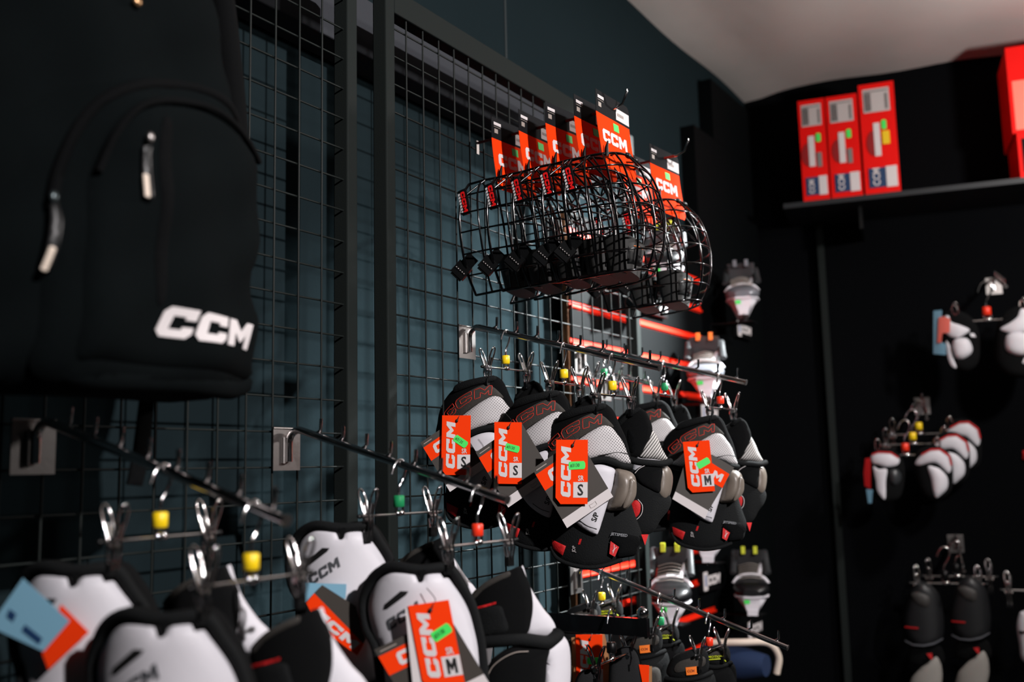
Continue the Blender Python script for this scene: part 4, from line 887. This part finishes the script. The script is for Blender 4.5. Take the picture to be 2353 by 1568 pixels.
# ================================================================== SKATES AND PLAQUES ON THE SLATWALL
def make_skate(label, group, toe=silver_m, accent=orangel_m, holder=pwhite_m):
    t = thing('ice_skate', (0, 0, 0), 0, label, 'skate', group)
    # local +x = toe, origin at the bracket under the blade
    def ring(x, w, z0, z1, k=16, e=0.7):
        return [(x, w*math.copysign(abs(math.cos(2*math.pi*j/k))**e, math.cos(2*math.pi*j/k)), (z0+z1)/2+(z1-z0)/2*math.copysign(abs(math.sin(2*math.pi*j/k))**e, math.sin(2*math.pi*j/k))) for j in range(k)]
    mb = MB(); mb.loft([ring(-0.115, 0.026, 0.072, 0.20), ring(-0.105, 0.033, 0.068, 0.215), ring(-0.07, 0.037, 0.066, 0.215), ring(-0.04, 0.038, 0.066, 0.195), ring(0.0, 0.04, 0.066, 0.165), ring(0.04, 0.044, 0.066, 0.142), ring(0.075, 0.046, 0.067, 0.13)])
    mb.build('boot', mat('skate_boot_black', (9, 10, 12), 0.4), t)
    mb = MB(); mb.loft([ring(0.070, 0.0465, 0.066, 0.131), ring(0.10, 0.046, 0.067, 0.125), ring(0.125, 0.037, 0.069, 0.115), ring(0.138, 0.02, 0.075, 0.10)]); mb.build('toe_cap', toe, t)
    mb = MB()
    def q_(k, w): return (-0.045+0.02*k, w, 0.19+0.045*k)
    tg = MB(); rg = []
    for k in range(6):
        f = k/5; x = -0.035+0.045*f; z = 0.17+0.075*f; w = 0.034+0.004*f
        rg.append([(x+0.008*math.sin(2*math.pi*j/14)-0.012*(1-abs(math.cos(2*math.pi*j/14))), w*math.cos(2*math.pi*j/14), z+0.004*math.sin(2*math.pi*j/14)) for j in range(14)])
    tg.loft(rg); tn = tg.build('tongue', mat('skate_tongue', (52, 52, 54), 0.8), t)
    for s in (-1, 1): MB().box((0.004, s*0.016-0.005, 0.232), (0.0195, s*0.016+0.005, 0.262)).build('tongue_stripe', accent, tn)
    c = MB()
    for s in (-1, 1): c.tube(smooth_open([(-0.10, s*0.033, 0.20), (-0.07, s*0.04, 0.232), (-0.04, s*0.041, 0.225), (0.0, s*0.043, 0.185), (0.04, s*0.045, 0.155)], 4), 0.009, 8)
    c.build('ankle_collar', mat('skate_collar', (40, 42, 44), 0.5), t)
    lc = MB()
    for k in range(6): lc.tube(smooth_open([(-0.02+0.016*k, -0.03, 0.178-0.0085*k), (-0.012+0.016*k, 0, 0.190-0.0095*k), (-0.02+0.016*k, 0.03, 0.178-0.0085*k)], 3), 0.0015, 6)
    lc.build('laces', pale_m, t)
    h = MB()
    h.loft([[(x+0.01*(i > 1), s*w, 0.070) if i < 2 else (x*0.96, s*0.012, 0.010) for i, s in enumerate((-1, 1, 1, -1))] for x, w in ((-0.112, 0.026), (-0.08, 0.032), (-0.035, 0.030))])
    h.loft([[(x, s*w, 0.070) if i < 2 else (x, s*0.013, 0.008) for i, s in enumerate((-1, 1, 1, -1))] for x, w in ((0.015, 0.030), (0.06, 0.040), (0.10, 0.040), (0.128, 0.024))])
    h.box((-0.115, -0.013, -0.002), (0.132, 0.013, 0.020)); h.loft([ring(-0.12, 0.026, 0.064, 0.076), ring(-0.04, 0.036, 0.064, 0.076), ring(0.06, 0.046, 0.064, 0.077), ring(0.11, 0.043, 0.064, 0.077), ring(0.137, 0.022, 0.066, 0.076)]); h.build('blade_holder', holder, t)
    fc = MB(); fc.tube(smooth_open([(0.045, -0.044, 0.115), (0.035, -0.030, 0.140), (0.03, 0.0, 0.150), (0.035, 0.030, 0.140), (0.045, 0.044, 0.115)], 4), 0.0065, 8); fc.tube(smooth_open([(0.03, 0.022, 0.148), (-0.02, 0.030, 0.180), (-0.05, 0.037, 0.215)], 4), 0.006, 8); fc.build('white_facing', holder, t)
    MB().box((-0.125, -0.0015, -0.012), (0.14, 0.0015, 0.0)).build('blade', chrome_m, t)
    relief('price_sticker', [(-0.020, 0.045), (-0.006, 0.045), (-0.006, 0.060), (-0.020, 0.060)], green_m, t, 0.0, 0.001).matrix_local = Matrix.Translation((0.131, -0.0, 0))@Matrix.Rotation(math.pi/2, 4, 'Z')
    br = MB(); br.box((-0.15, -0.03, -0.004), (0.10, 0.03, -0.001)); br.box((-0.153, -0.03, -0.02), (-0.15, 0.03, 0.03)); 
    return t
def bracket(p, label):
    t = thing('skate_shelf', tuple(p), 0, label, 'shelf', 'small black skate shelves')
    m = MB(); m.box((0, -0.03, -0.004), (0.14, 0.03, 0.0)); m.build('shelf_plate', black_m, t)
    MB().box((0.0, -0.03, -0.03), (0.004, 0.03, -0.0045)).build('back_lip', black_m, t)
    return t
def plaque(px, py, label, wpx=56, turned=0):
    c = onx(px, py, -0.135); f = Fr(c, math.pi/2)
    t = thing('brand_plaque', tuple(c), f.th, label, 'sign', 'small lettered plaques under the skates')
    relief('backing', [(-0.075, -0.032), (0.075, -0.032), (0.075, 0.032), (-0.075, 0.032)], black_m, t, 0, 0.012)
    b_ = relief('badge', [(-0.066, -0.024), (-0.062, -0.028), (-0.036, -0.028), (-0.032, -0.024), (-0.032, 0.024), (-0.036, 0.028), (-0.062, 0.028), (-0.066, 0.024)], white_m, t, 0.001, 0.001)
    relief('badge_mark', [[(-0.053, -0.014), (-0.045, -0.014), (-0.045, 0.010), (-0.053, 0.010)], [(-0.056, 0.012), (-0.042, 0.012), (-0.049, 0.019)]], mat('badge_blue', (40, 90, 150), 0.5), b_, 0.002, 0.001)
    relief('logo', ccm_polys((-0.030, -0.0145), (1, 0), (0, 1), 0.029, 0.15, squash=0.93), white_m, t, 0.001, 0.001)
    return t
plaque(1510, 700, 'lettered black plaque under the cage masks, highest on the slatwall')
plaque(1710, 758, 'lettered black plaque at the upper right, below the skate nearest the corner')
plaque(1630, 950, 'lettered black plaque behind the red ringed hanger, below the silver toed skate')
plaque(1635, 1333, 'lettered black plaque below the elbow pads, above the low chrome arm')
plaque(1735, 1445, 'lettered black plaque at the tip of the low chrome arm')
sk0 = make_skate('black skate with a silver toe and orange tongue stripes, above the middle plaque', 'skates on the slatwall')
lime2 = mat('lime_fabric', (190, 196, 40), 0.6)
sk1 = copy_tree(sk0)
for c in kids_of(sk1): recolour(c, 'tongue_stripe', silver_m)
if True:
     sk1['label'] = 'black skate with white holder at the upper right beside the corner'
sk2 = make_skate('black skate mostly hidden by the M tagged pad, its white holder showing below', 'skates on the slatwall', mat('dark_toe', (12, 13, 15), 0.35), lime2)
sk3 = copy_tree(sk2); sk3['label'] = 'black skate with lime accents behind the low green ringed hanger'
sk4 = copy_tree(sk2); sk4['label'] = 'black skate with lime accents at the right, above the lowest plaque'
sk5 = copy_tree(sk2); sk5['label'] = 'black skate half hidden behind the cage masks, right of the end post'
for sk, (px, py), lab in ((sk0, (1614, 926), 'small black shelf under the silver toed skate'), (sk1, (1698, 742), 'small black shelf under the upper right skate'),
                          (sk2, (1618, 1292), 'small black shelf under the skate below the M tagged pad'), (sk3, (1535, 1432), 'small black shelf behind the low green ringed hanger'),
                          (sk4, (1718, 1410), 'small black shelf above the lowest plaque'), (sk5, (1520, 680), 'small black shelf behind the farther cage masks')):
    p = onx(px, py, -0.06); bracket((-0.149, p[1], p[2]), lab)
    put(sk, (-0.045, p[1], p[2]+0.0105), math.radians(-70)); sk.scale = (0.86, 1.15, 0.74)
for sk in (sk2, sk3, sk4):
    for k in range(2):
        pass
shoe = thing('blue_shoe', tuple(onx(1690, 1500, -0.03)), 0, 'blue and white item at the lower right, left of the lowest plaque', 'shoe')
m = MB(); m.loft([[(x, w*math.cos(2*math.pi*j/14), -0.03+h*0.5*math.sin(2*math.pi*j/14)) for j in range(14)] for x, w, h in ((-0.10, 0.03, 0.09), (-0.05, 0.045, 0.10), (0.03, 0.05, 0.09), (0.09, 0.04, 0.06))]); m.build('upper', blueshoe_m, shoe)
m = MB(); m.tube(smooth_open([(-0.06, -0.05, 0.03), (0.03, -0.03, 0.035), (0.09, 0.02, 0.03), (0.11, 0.05, -0.01), (0.10, 0.055, -0.06)], 5), 0.010, 8); m.build('white_trim', cream_m, shoe)

# ================================================================== BACK WALL: SHELF, BOXES, HANGING PADS
OFF = 0.30
def onb(px, py, off=OFF): return hit(px, py, PC+NB*off, NB)
sl_ = onb(1800, 471); sr_ = onb(2353, 405); zs_ = 0.5*(sl_[2]+sr_[2])
shf = thing('wall_shelf', tuple(PC), TB, 'long black shelf high on the black back wall', 'shelf')
s0 = (sl_-PC)@DB
MB().box((s0, -OFF, zs_-0.018), (3.4, -0.003, zs_)).build('shelf_board', mat('shelf_black', (22, 26, 30), 0.5), shf)
for s in (s0+0.25, s0+1.2, s0+2.2): MB().box((s, -0.22, zs_-0.10), (s+0.012, -0.003, zs_-0.0185)).build('bracket', black_m, shf)
def shoebox(pxl, pxr, pyb, h, label, yellow=False, dep=0.24, first_sliver=True):
    l = onb(pxl, pyb, OFF-0.012); r_ = onb(pxr, pyb, OFF-0.012); w = (r_-l)@DB; s = (l-PC)@DB
    O = PC+DB*(s+w/2)+NB*(OFF-0.012)+np.array([0, 0, zs_]); t = thing('skate_box', tuple(O), TB, label, 'box', 'red cardboard boxes on the shelf')
    hw = w/2-0.001
    MB().box((-hw, 0, 0), (hw, dep, h)).build('carton', redbox_m, t)
    relief('lid', [(-hw-0.0005, h*0.79), (hw+0.0005, h*0.79), (hw+0.0005, h+0.001), (-hw-0.0005, h+0.001)], redbox_m, t, 0.002, 0.0015)
    lab_ = relief('shipping_label', [(-hw*0.78, h*0.74), (hw*0.72, h*0.74), (hw*0.72, h*0.955), (-hw*0.78, h*0.955)], mat('grey_label', (180, 172, 170), 0.6), t, 0.003, 0.0005)
    relief('barcode', [[(-hw*0.70+k*0.0045, h*0.755), (-hw*0.70+k*0.0045+0.0025, h*0.755), (-hw*0.70+k*0.0045+0.0025, h*0.92), (-hw*0.70+k*0.0045, h*0.92)] for k in range(5)], ink_m, lab_, 0.0038, 0.0004)
    relief('label_lines', [[(hw*0.45, h*0.76), (hw*0.60, h*0.76), (hw*0.60, h*0.90), (hw*0.45, h*0.90)], [(-hw*0.7, h*0.925), (hw*0.65, h*0.925), (hw*0.65, h*0.935), (-hw*0.7, h*0.935)]], mat('label_grey_print', (110, 106, 104), 0.6), lab_, 0.0038, 0.0004)
    relief('round_print', [(-0.018+0.024*math.cos(a*0.314), h*0.46+h*0.115*math.sin(a*0.314)) for a in range(20)], mat('dark_red_print', (140, 8, 12), 0.5), t, 0.0025, 0.0005)
    relief('handle_slot', [(-0.017, h*0.34), (0.0035, h*0.34), (0.0035, h*0.64), (-0.017, h*0.64)], white_m, t, 0.0035, 0.0005)
    relief('price_sticker', [(0.010, h*0.585), (0.013, h*0.575), (0.024, h*0.575), (0.026, h*0.585), (0.026, h*0.65), (0.023, h*0.66), (0.013, h*0.66), (0.010, h*0.65)], green_m, t, 0.0035, 0.0005)
    if yellow: relief('yellow_sticker', [(0.010, h*0.44), (0.034, h*0.44), (0.034, h*0.56), (0.010, h*0.56)], mat('yellow_sticker', (230, 190, 10), 0.6), t, 0.0035, 0.0005)
    else: relief('small_label', [(0.010, h*0.33), (0.026, h*0.33), (0.026, h*0.47), (0.010, h*0.47)], mat('grey_small_label', (120, 116, 112), 0.6), t, 0.0035, 0.0005)
    nl = relief('navy_label', [(-hw*0.72, h*0.06), (hw*0.22, h*0.06), (hw*0.22, h*0.235), (-hw*0.72, h*0.235)], navy_m, t, 0.0035, 0.0005)
    text_on('navy_lettering', 'CCM', white_m, nl, (-hw*0.10, h*0.075), (0, 1.), (-1., 0), hw*0.42, 0.0045, sx=0.9, bold=True)
    relief('white_label', [(hw*0.24, h*0.055), (hw*0.86, h*0.055), (hw*0.86, h*0.24), (hw*0.24, h*0.24)], white_m, t, 0.0035, 0.0005)
    return t
shoebox(1846, 1909, 460, 0.372, 'red cardboard box with grey label, leftmost of the three standing on the shelf')
shoebox(1911, 1985, 454, 0.372, 'red cardboard box with grey label, middle of the three standing on the shelf')
shoebox(1988, 2072, 444, 0.398, 'red cardboard box with a yellow sticker, tallest of the three on the shelf', True)
l = onb(2345, 404, OFF-0.01); s = (l-PC)@DB
for z0, h, x0, lab in ((0.0, 0.155, 0.0, 'red and black box at the right photo edge, lower of two'), (0.156, 0.30, -0.012, 'red box at the right photo edge, upper of two')):
    O = PC+DB*(s+x0)+NB*(OFF-0.012)+np.array([0, 0, zs_+z0]); t = thing('skate_box', tuple(O), TB, lab, 'box', 'red boxes at the right edge')
    MB().box((0, 0, 0), (0.30, 0.25, h)).build('carton', redbox_m, t)
    if z0 == 0: relief('black_window', [(0.012, 0.02), (0.28, 0.02), (0.28, h-0.02), (0.012, h-0.02)], card_black_m, t, 0.0015, 0.001)
    else: relief('pale_print', [(0.012, 0.01), (0.28, 0.01), (0.28, 0.18), (0.012, 0.18)], mat('salmon_print', (240, 120, 100), 0.5), t, 0.0015, 0.001)
pole = thing('upright_post', tuple(bw(0.255, 0.02, 0)), TB, 'thin black upright post on the back wall, left of the hanging pads', 'post')
MB().box((-0.012, -0.02, 0.0), (0.012, 0.0, zs_-0.02)).build('post_tube', frame_m, pole)

def back_arm(px, py, L, label):
    p = hit(px, py, PC+NB*0.02, NB); t = arm_peg_fixture(0, 0, L, label, pegs=7, tilt=15, group='chrome display arms on the back wall', rz=TB-math.pi/2, loc=tuple(p-NB*0.016))[0]
    del t['_e']; return p
back_arm(2283, 638, 0.36, 'chrome peg arm with a bright plate on the black back wall, uppermost')
back_arm(2118, 915, 0.36, 'chrome peg arm on the black back wall above three hangers, middle height')
back_arm(2195, 1232, 0.36, 'chrome peg arm on the black back wall, lowest, above the black gloves')
def back_hanger(px, py, off, ring, label, grp, sc=1.25):
    p = hit(px, py, PC+NB*off, NB); o = copy_tree(hang_y); recolour(o, 'size_ring', ring); o['group'] = grp
    put(o, p, TB-math.pi/2, sc, label); return p
gh = 'clip hangers on the back wall'
back_hanger(2268, 658, 0.22, redr_m, 'clip hanger with a red ring on the uppermost back wall arm', gh, 1.9)
back_hanger(2112, 930, 0.10, yellow_m, 'clip hanger with a yellow ring, rearmost on the middle back wall arm', gh, 1.7)
back_hanger(2098, 952, 0.17, yellow_m, 'clip hanger with a yellow ring, second on the middle back wall arm', gh, 1.7)
back_hanger(2081, 976, 0.25, redr_m, 'clip hanger with a red ring, front one on the middle back wall arm', gh, 1.7)
back_hanger(2172, 1268, 0.24, black_m, 'clip hanger with a dark ring over the black gloves', gh, 1.7)
back_hanger(2198, 1254, 0.12, black_m, 'clip hanger with a dark ring behind the one over the black gloves', gh, 1.7)
Z4 = lambda pts: [(1853+x/2.412, 550+y/2.412) for x, y in pts]
def small_pad(off, parts, label, group, name='elbow_pad'):
    """parts: (name, px outline, material, n offset, puff)"""
    c = np.mean(np.array(parts[0][1]), 0); O = hit(c[0], c[1], PC+NB*off, NB); f = Fr(O, TB)
    t = thing(name, tuple(O), TB, label, 'pad', group)
    bg = cyl(0, 5)
    for nm, pts, m, n, puff, sm in parts: relief(nm, f.P(pts, n), m, t, n, 0.006 if n < 0.03 else 0.002, puff, 0.02, bg, smooth=sm, res=0.012)
    return t
gw = 'white faced elbow pads on the back wall'
small_pad(0.22, [('liner', Z4([(760, 405), (830, 395), (900, 420), (950, 480), (965, 580), (955, 680), (900, 730), (830, 720), (780, 650), (750, 560), (745, 470)]), velour_m, 0, 0.02, True),
    ('upper_shell', Z4([(765, 430), (790, 425), (803, 458), (850, 475), (905, 500), (882, 525), (840, 545), (800, 540), (775, 520), (760, 500)]), pwhite_m, 0.02, 0.006, True),
    ('elbow_cap', Z4([(822, 556), (880, 547), (910, 570), (922, 612), (905, 642), (862, 665), (825, 655), (805, 600)]), pwhite_m, 0.02, 0.016, True),
    ('side_wing', Z4([(775, 560), (800, 590), (815, 660), (832, 712), (805, 702), (784, 650)]), pwhite_m, 0.018, 0.004, True),
    ('tip_print', Z4([(930, 520), (942, 540), (915, 540), (905, 520)]), pwhite_m, 0.024, 0.002, False),
    ('red_tag', Z4([(735, 430), (762, 425), (798, 440), (795, 515), (755, 520), (750, 570), (728, 570)]), mat('salmon_tag', (226, 110, 96), 0.6), 0.034, 0, False),
    ('blue_card', Z4([(706, 390), (752, 390), (752, 430), (735, 440), (740, 560), (775, 580), (775, 640), (706, 630)]), blue_m, 0.030, 0, False)],
    'white faced elbow pad with a red tag under the uppermost back wall arm', gw)
small_pad(0.22, [('liner', Z4([(1060, 480), (1110, 400), (1200, 370), (1300, 400), (1340, 520), (1320, 680), (1240, 760), (1130, 760), (1060, 700), (1045, 600)]), velour_m, 0, 0.02, True),
    ('upper_shell', Z4([(1078, 492), (1130, 462), (1170, 430), (1192, 386), (1260, 390), (1290, 450), (1280, 505), (1206, 512), (1150, 522), (1100, 510)]), pwhite_m, 0.02, 0.006, True),
    ('elbow_cap', Z4([(1114, 530), (1206, 516), (1270, 530), (1270, 620), (1210, 645), (1150, 640), (1105, 606)]), pwhite_m, 0.02, 0.016, True),
    ('side_wing', Z4([(1196, 650), (1230, 650), (1220, 705), (1182, 712)]), pwhite_m, 0.018, 0.004, False)],
    'white faced elbow pad cut by the right photo edge', gw)
small_pad(0.27, [('liner', Z4([(350, 1200), (420, 1165), (500, 1180), (540, 1240), (545, 1330), (520, 1430), (440, 1460), (380, 1430), (350, 1330)]), velour_m, 0, 0.02, True),
    ('upper_shell', Z4([(358, 1200), (395, 1183), (470, 1187), (514, 1216), (505, 1250), (445, 1262), (400, 1250), (365, 1240)]), pwhite_m, 0.02, 0.006, True),
    ('red_line', Z4([(362, 1190), (400, 1176), (470, 1180), (512, 1208), (510, 1214), (468, 1188), (400, 1184), (364, 1198)]), red_m, 0.026, 0.001, False),
    ('side_wing', Z4([(370, 1262), (385, 1340), (395, 1400), (436, 1442), (440, 1340), (446, 1277), (400, 1275)]), pwhite_m, 0.02, 0.004, True),
    ('elbow_cap', Z4([(460, 1285), (500, 1275), (525, 1305), (520, 1345), (490, 1365), (465, 1340)]), mat('dark_cap', (46, 48, 50), 0.35), 0.02, 0.012, True),
    ('red_tag', Z4([(325, 1215), (356, 1212), (356, 1385), (322, 1370), (316, 1300)]), red_m, 0.036, 0, False),
    ('blue_card', Z4([(330, 1386), (368, 1390), (362, 1465), (342, 1466)]), blue_m, 0.034, 0, False)],
    'white and black elbow pad with a red edge line, left under the middle back arm', gw)
for k, (dx, dy, off, lab) in enumerate(((0, 0, 0.27, 'white elbow pad with a red edge line, front one of the three in a row'), (95, -78, 0.19, 'white elbow pad with a red edge line, second in the row of three'), (160, -150, 0.11, 'white elbow pad with a red edge line, rearmost in the row of three'))):
    D = lambda pts: Z4([(x+dx, y+dy) for x, y in pts])
    small_pad(off, [('liner', D([(600, 1200), (660, 1150), (740, 1150), (800, 1200), (815, 1300), (800, 1400), (720, 1450), (650, 1420), (610, 1330)]), velour_m, 0, 0.02, True),
        ('upper_shell', D([(604, 1240), (640, 1192), (690, 1168), (742, 1165), (792, 1202), (806, 1262), (790, 1296), (750, 1262), (718, 1240), (680, 1240), (625, 1255)]), pwhite_m, 0.02, 0.006, True),
        ('red_line', D([(636, 1190), (690, 1162), (742, 1159), (796, 1198), (810, 1250), (804, 1258), (790, 1204), (740, 1168), (690, 1170), (640, 1198)]), red_m, 0.027, 0.001, False),
        ('elbow_cap', D([(672, 1262), (710, 1262), (745, 1278), (782, 1322), (782, 1380), (745, 1420), (718, 1434), (702, 1400), (690, 1330)]), pwhite_m, 0.02, 0.012, True)], lab, gw)
Z5 = lambda pts: [(1853+x/3.752, 1150+y/3.752) for x, y in pts]
for dx, dy, lab in ((0, 0, 'black glove with a silver hem line, left one under the lowest back wall arm'), (405, -50, 'black glove with a silver hem line, right one under the lowest back wall arm')):
    D = lambda pts: Z5([(x+dx, y+dy) for x, y in pts])
    small_pad(0.25, [('glove_body', D([(860, 1180), (830, 1050), (860, 900), (900, 780), (980, 700), (1080, 740), (1150, 830), (1180, 960), (1190, 1100), (1170, 1210), (1080, 1260), (960, 1265)]), mat('black_glove_leather', (24, 25, 27), 0.45), 0, 0.03, True),
        ('knuckle_panel', D([(900, 820), (960, 790), (1060, 830), (1070, 900), (1030, 930), (950, 900)]), mat('dark_grey_panel', (50, 48, 46), 0.6), 0.028, 0.008, True),
        ('silver_hem', D([(850, 1215), (920, 1245), (1010, 1248), (1100, 1230), (1180, 1195), (1180, 1205), (1100, 1245), (1010, 1262), (920, 1258), (850, 1228)]), silver_m, 0.03, 0.001, False),
        ('red_line', D([(850, 1095), (965, 1100), (965, 1112), (850, 1107)]), red_m, 0.034, 0.001, False),
        ('cuff', D([(900, 1260), (1000, 1270), (1120, 1250), (1180, 1300), (1170, 1420), (900, 1420)]), velour_m, 0.004, 0.01, True),
        ('white_flare', D([(960, 1480), (1060, 1380), (1120, 1340), (1160, 1400), (1170, 1568), (1100, 1700), (900, 1700), (900, 1568)]), mat('grey_white_leather', (150, 146, 140), 0.6), 0.008, 0.012, True),
        ('red_patch', D([(1035, 1325), (1082, 1320), (1090, 1375), (1070, 1370)]), red_m, 0.03, 0.001, False)], lab, 'black gloves on the back wall', 'hockey_glove')
small_pad(0.25, [('pad_body', Z5([(1830, 1000), (1860, 960), (1960, 960), (2000, 1200), (1960, 1400), (1860, 1380), (1835, 1240), (1815, 1100)]), pwhite_m, 0, 0.02, True), ('dark_seam', Z5([(1835, 1130), (1990, 1130), (1990, 1150), (1835, 1150)]), velour_m, 0.021, 0.001, False)],
    'pale pad at the right photo edge, lowest of the hanging things', gw)
small_pad(0.016, [('red_label', [(2350, 1036), (2400, 1030), (2400, 1056), (2350, 1056)], red_m, 0, 0.01, False), ('label_back', [(2348, 1034), (2402, 1028), (2402, 1060), (2348, 1060)], velour_m, -0.012, 0.002, False)], 'small red plate on the back wall at the right photo edge, mid height', 'small red items at the edge', 'wall_plate')
back_arm(2418, 1225, 0.36, 'chrome peg arm on the back wall beyond the right photo edge, above the pale pad')
back_hanger(2385, 1282, 0.24, black_m, 'clip hanger with a dark ring holding the pale pad at the right photo edge', gh, 1.7)
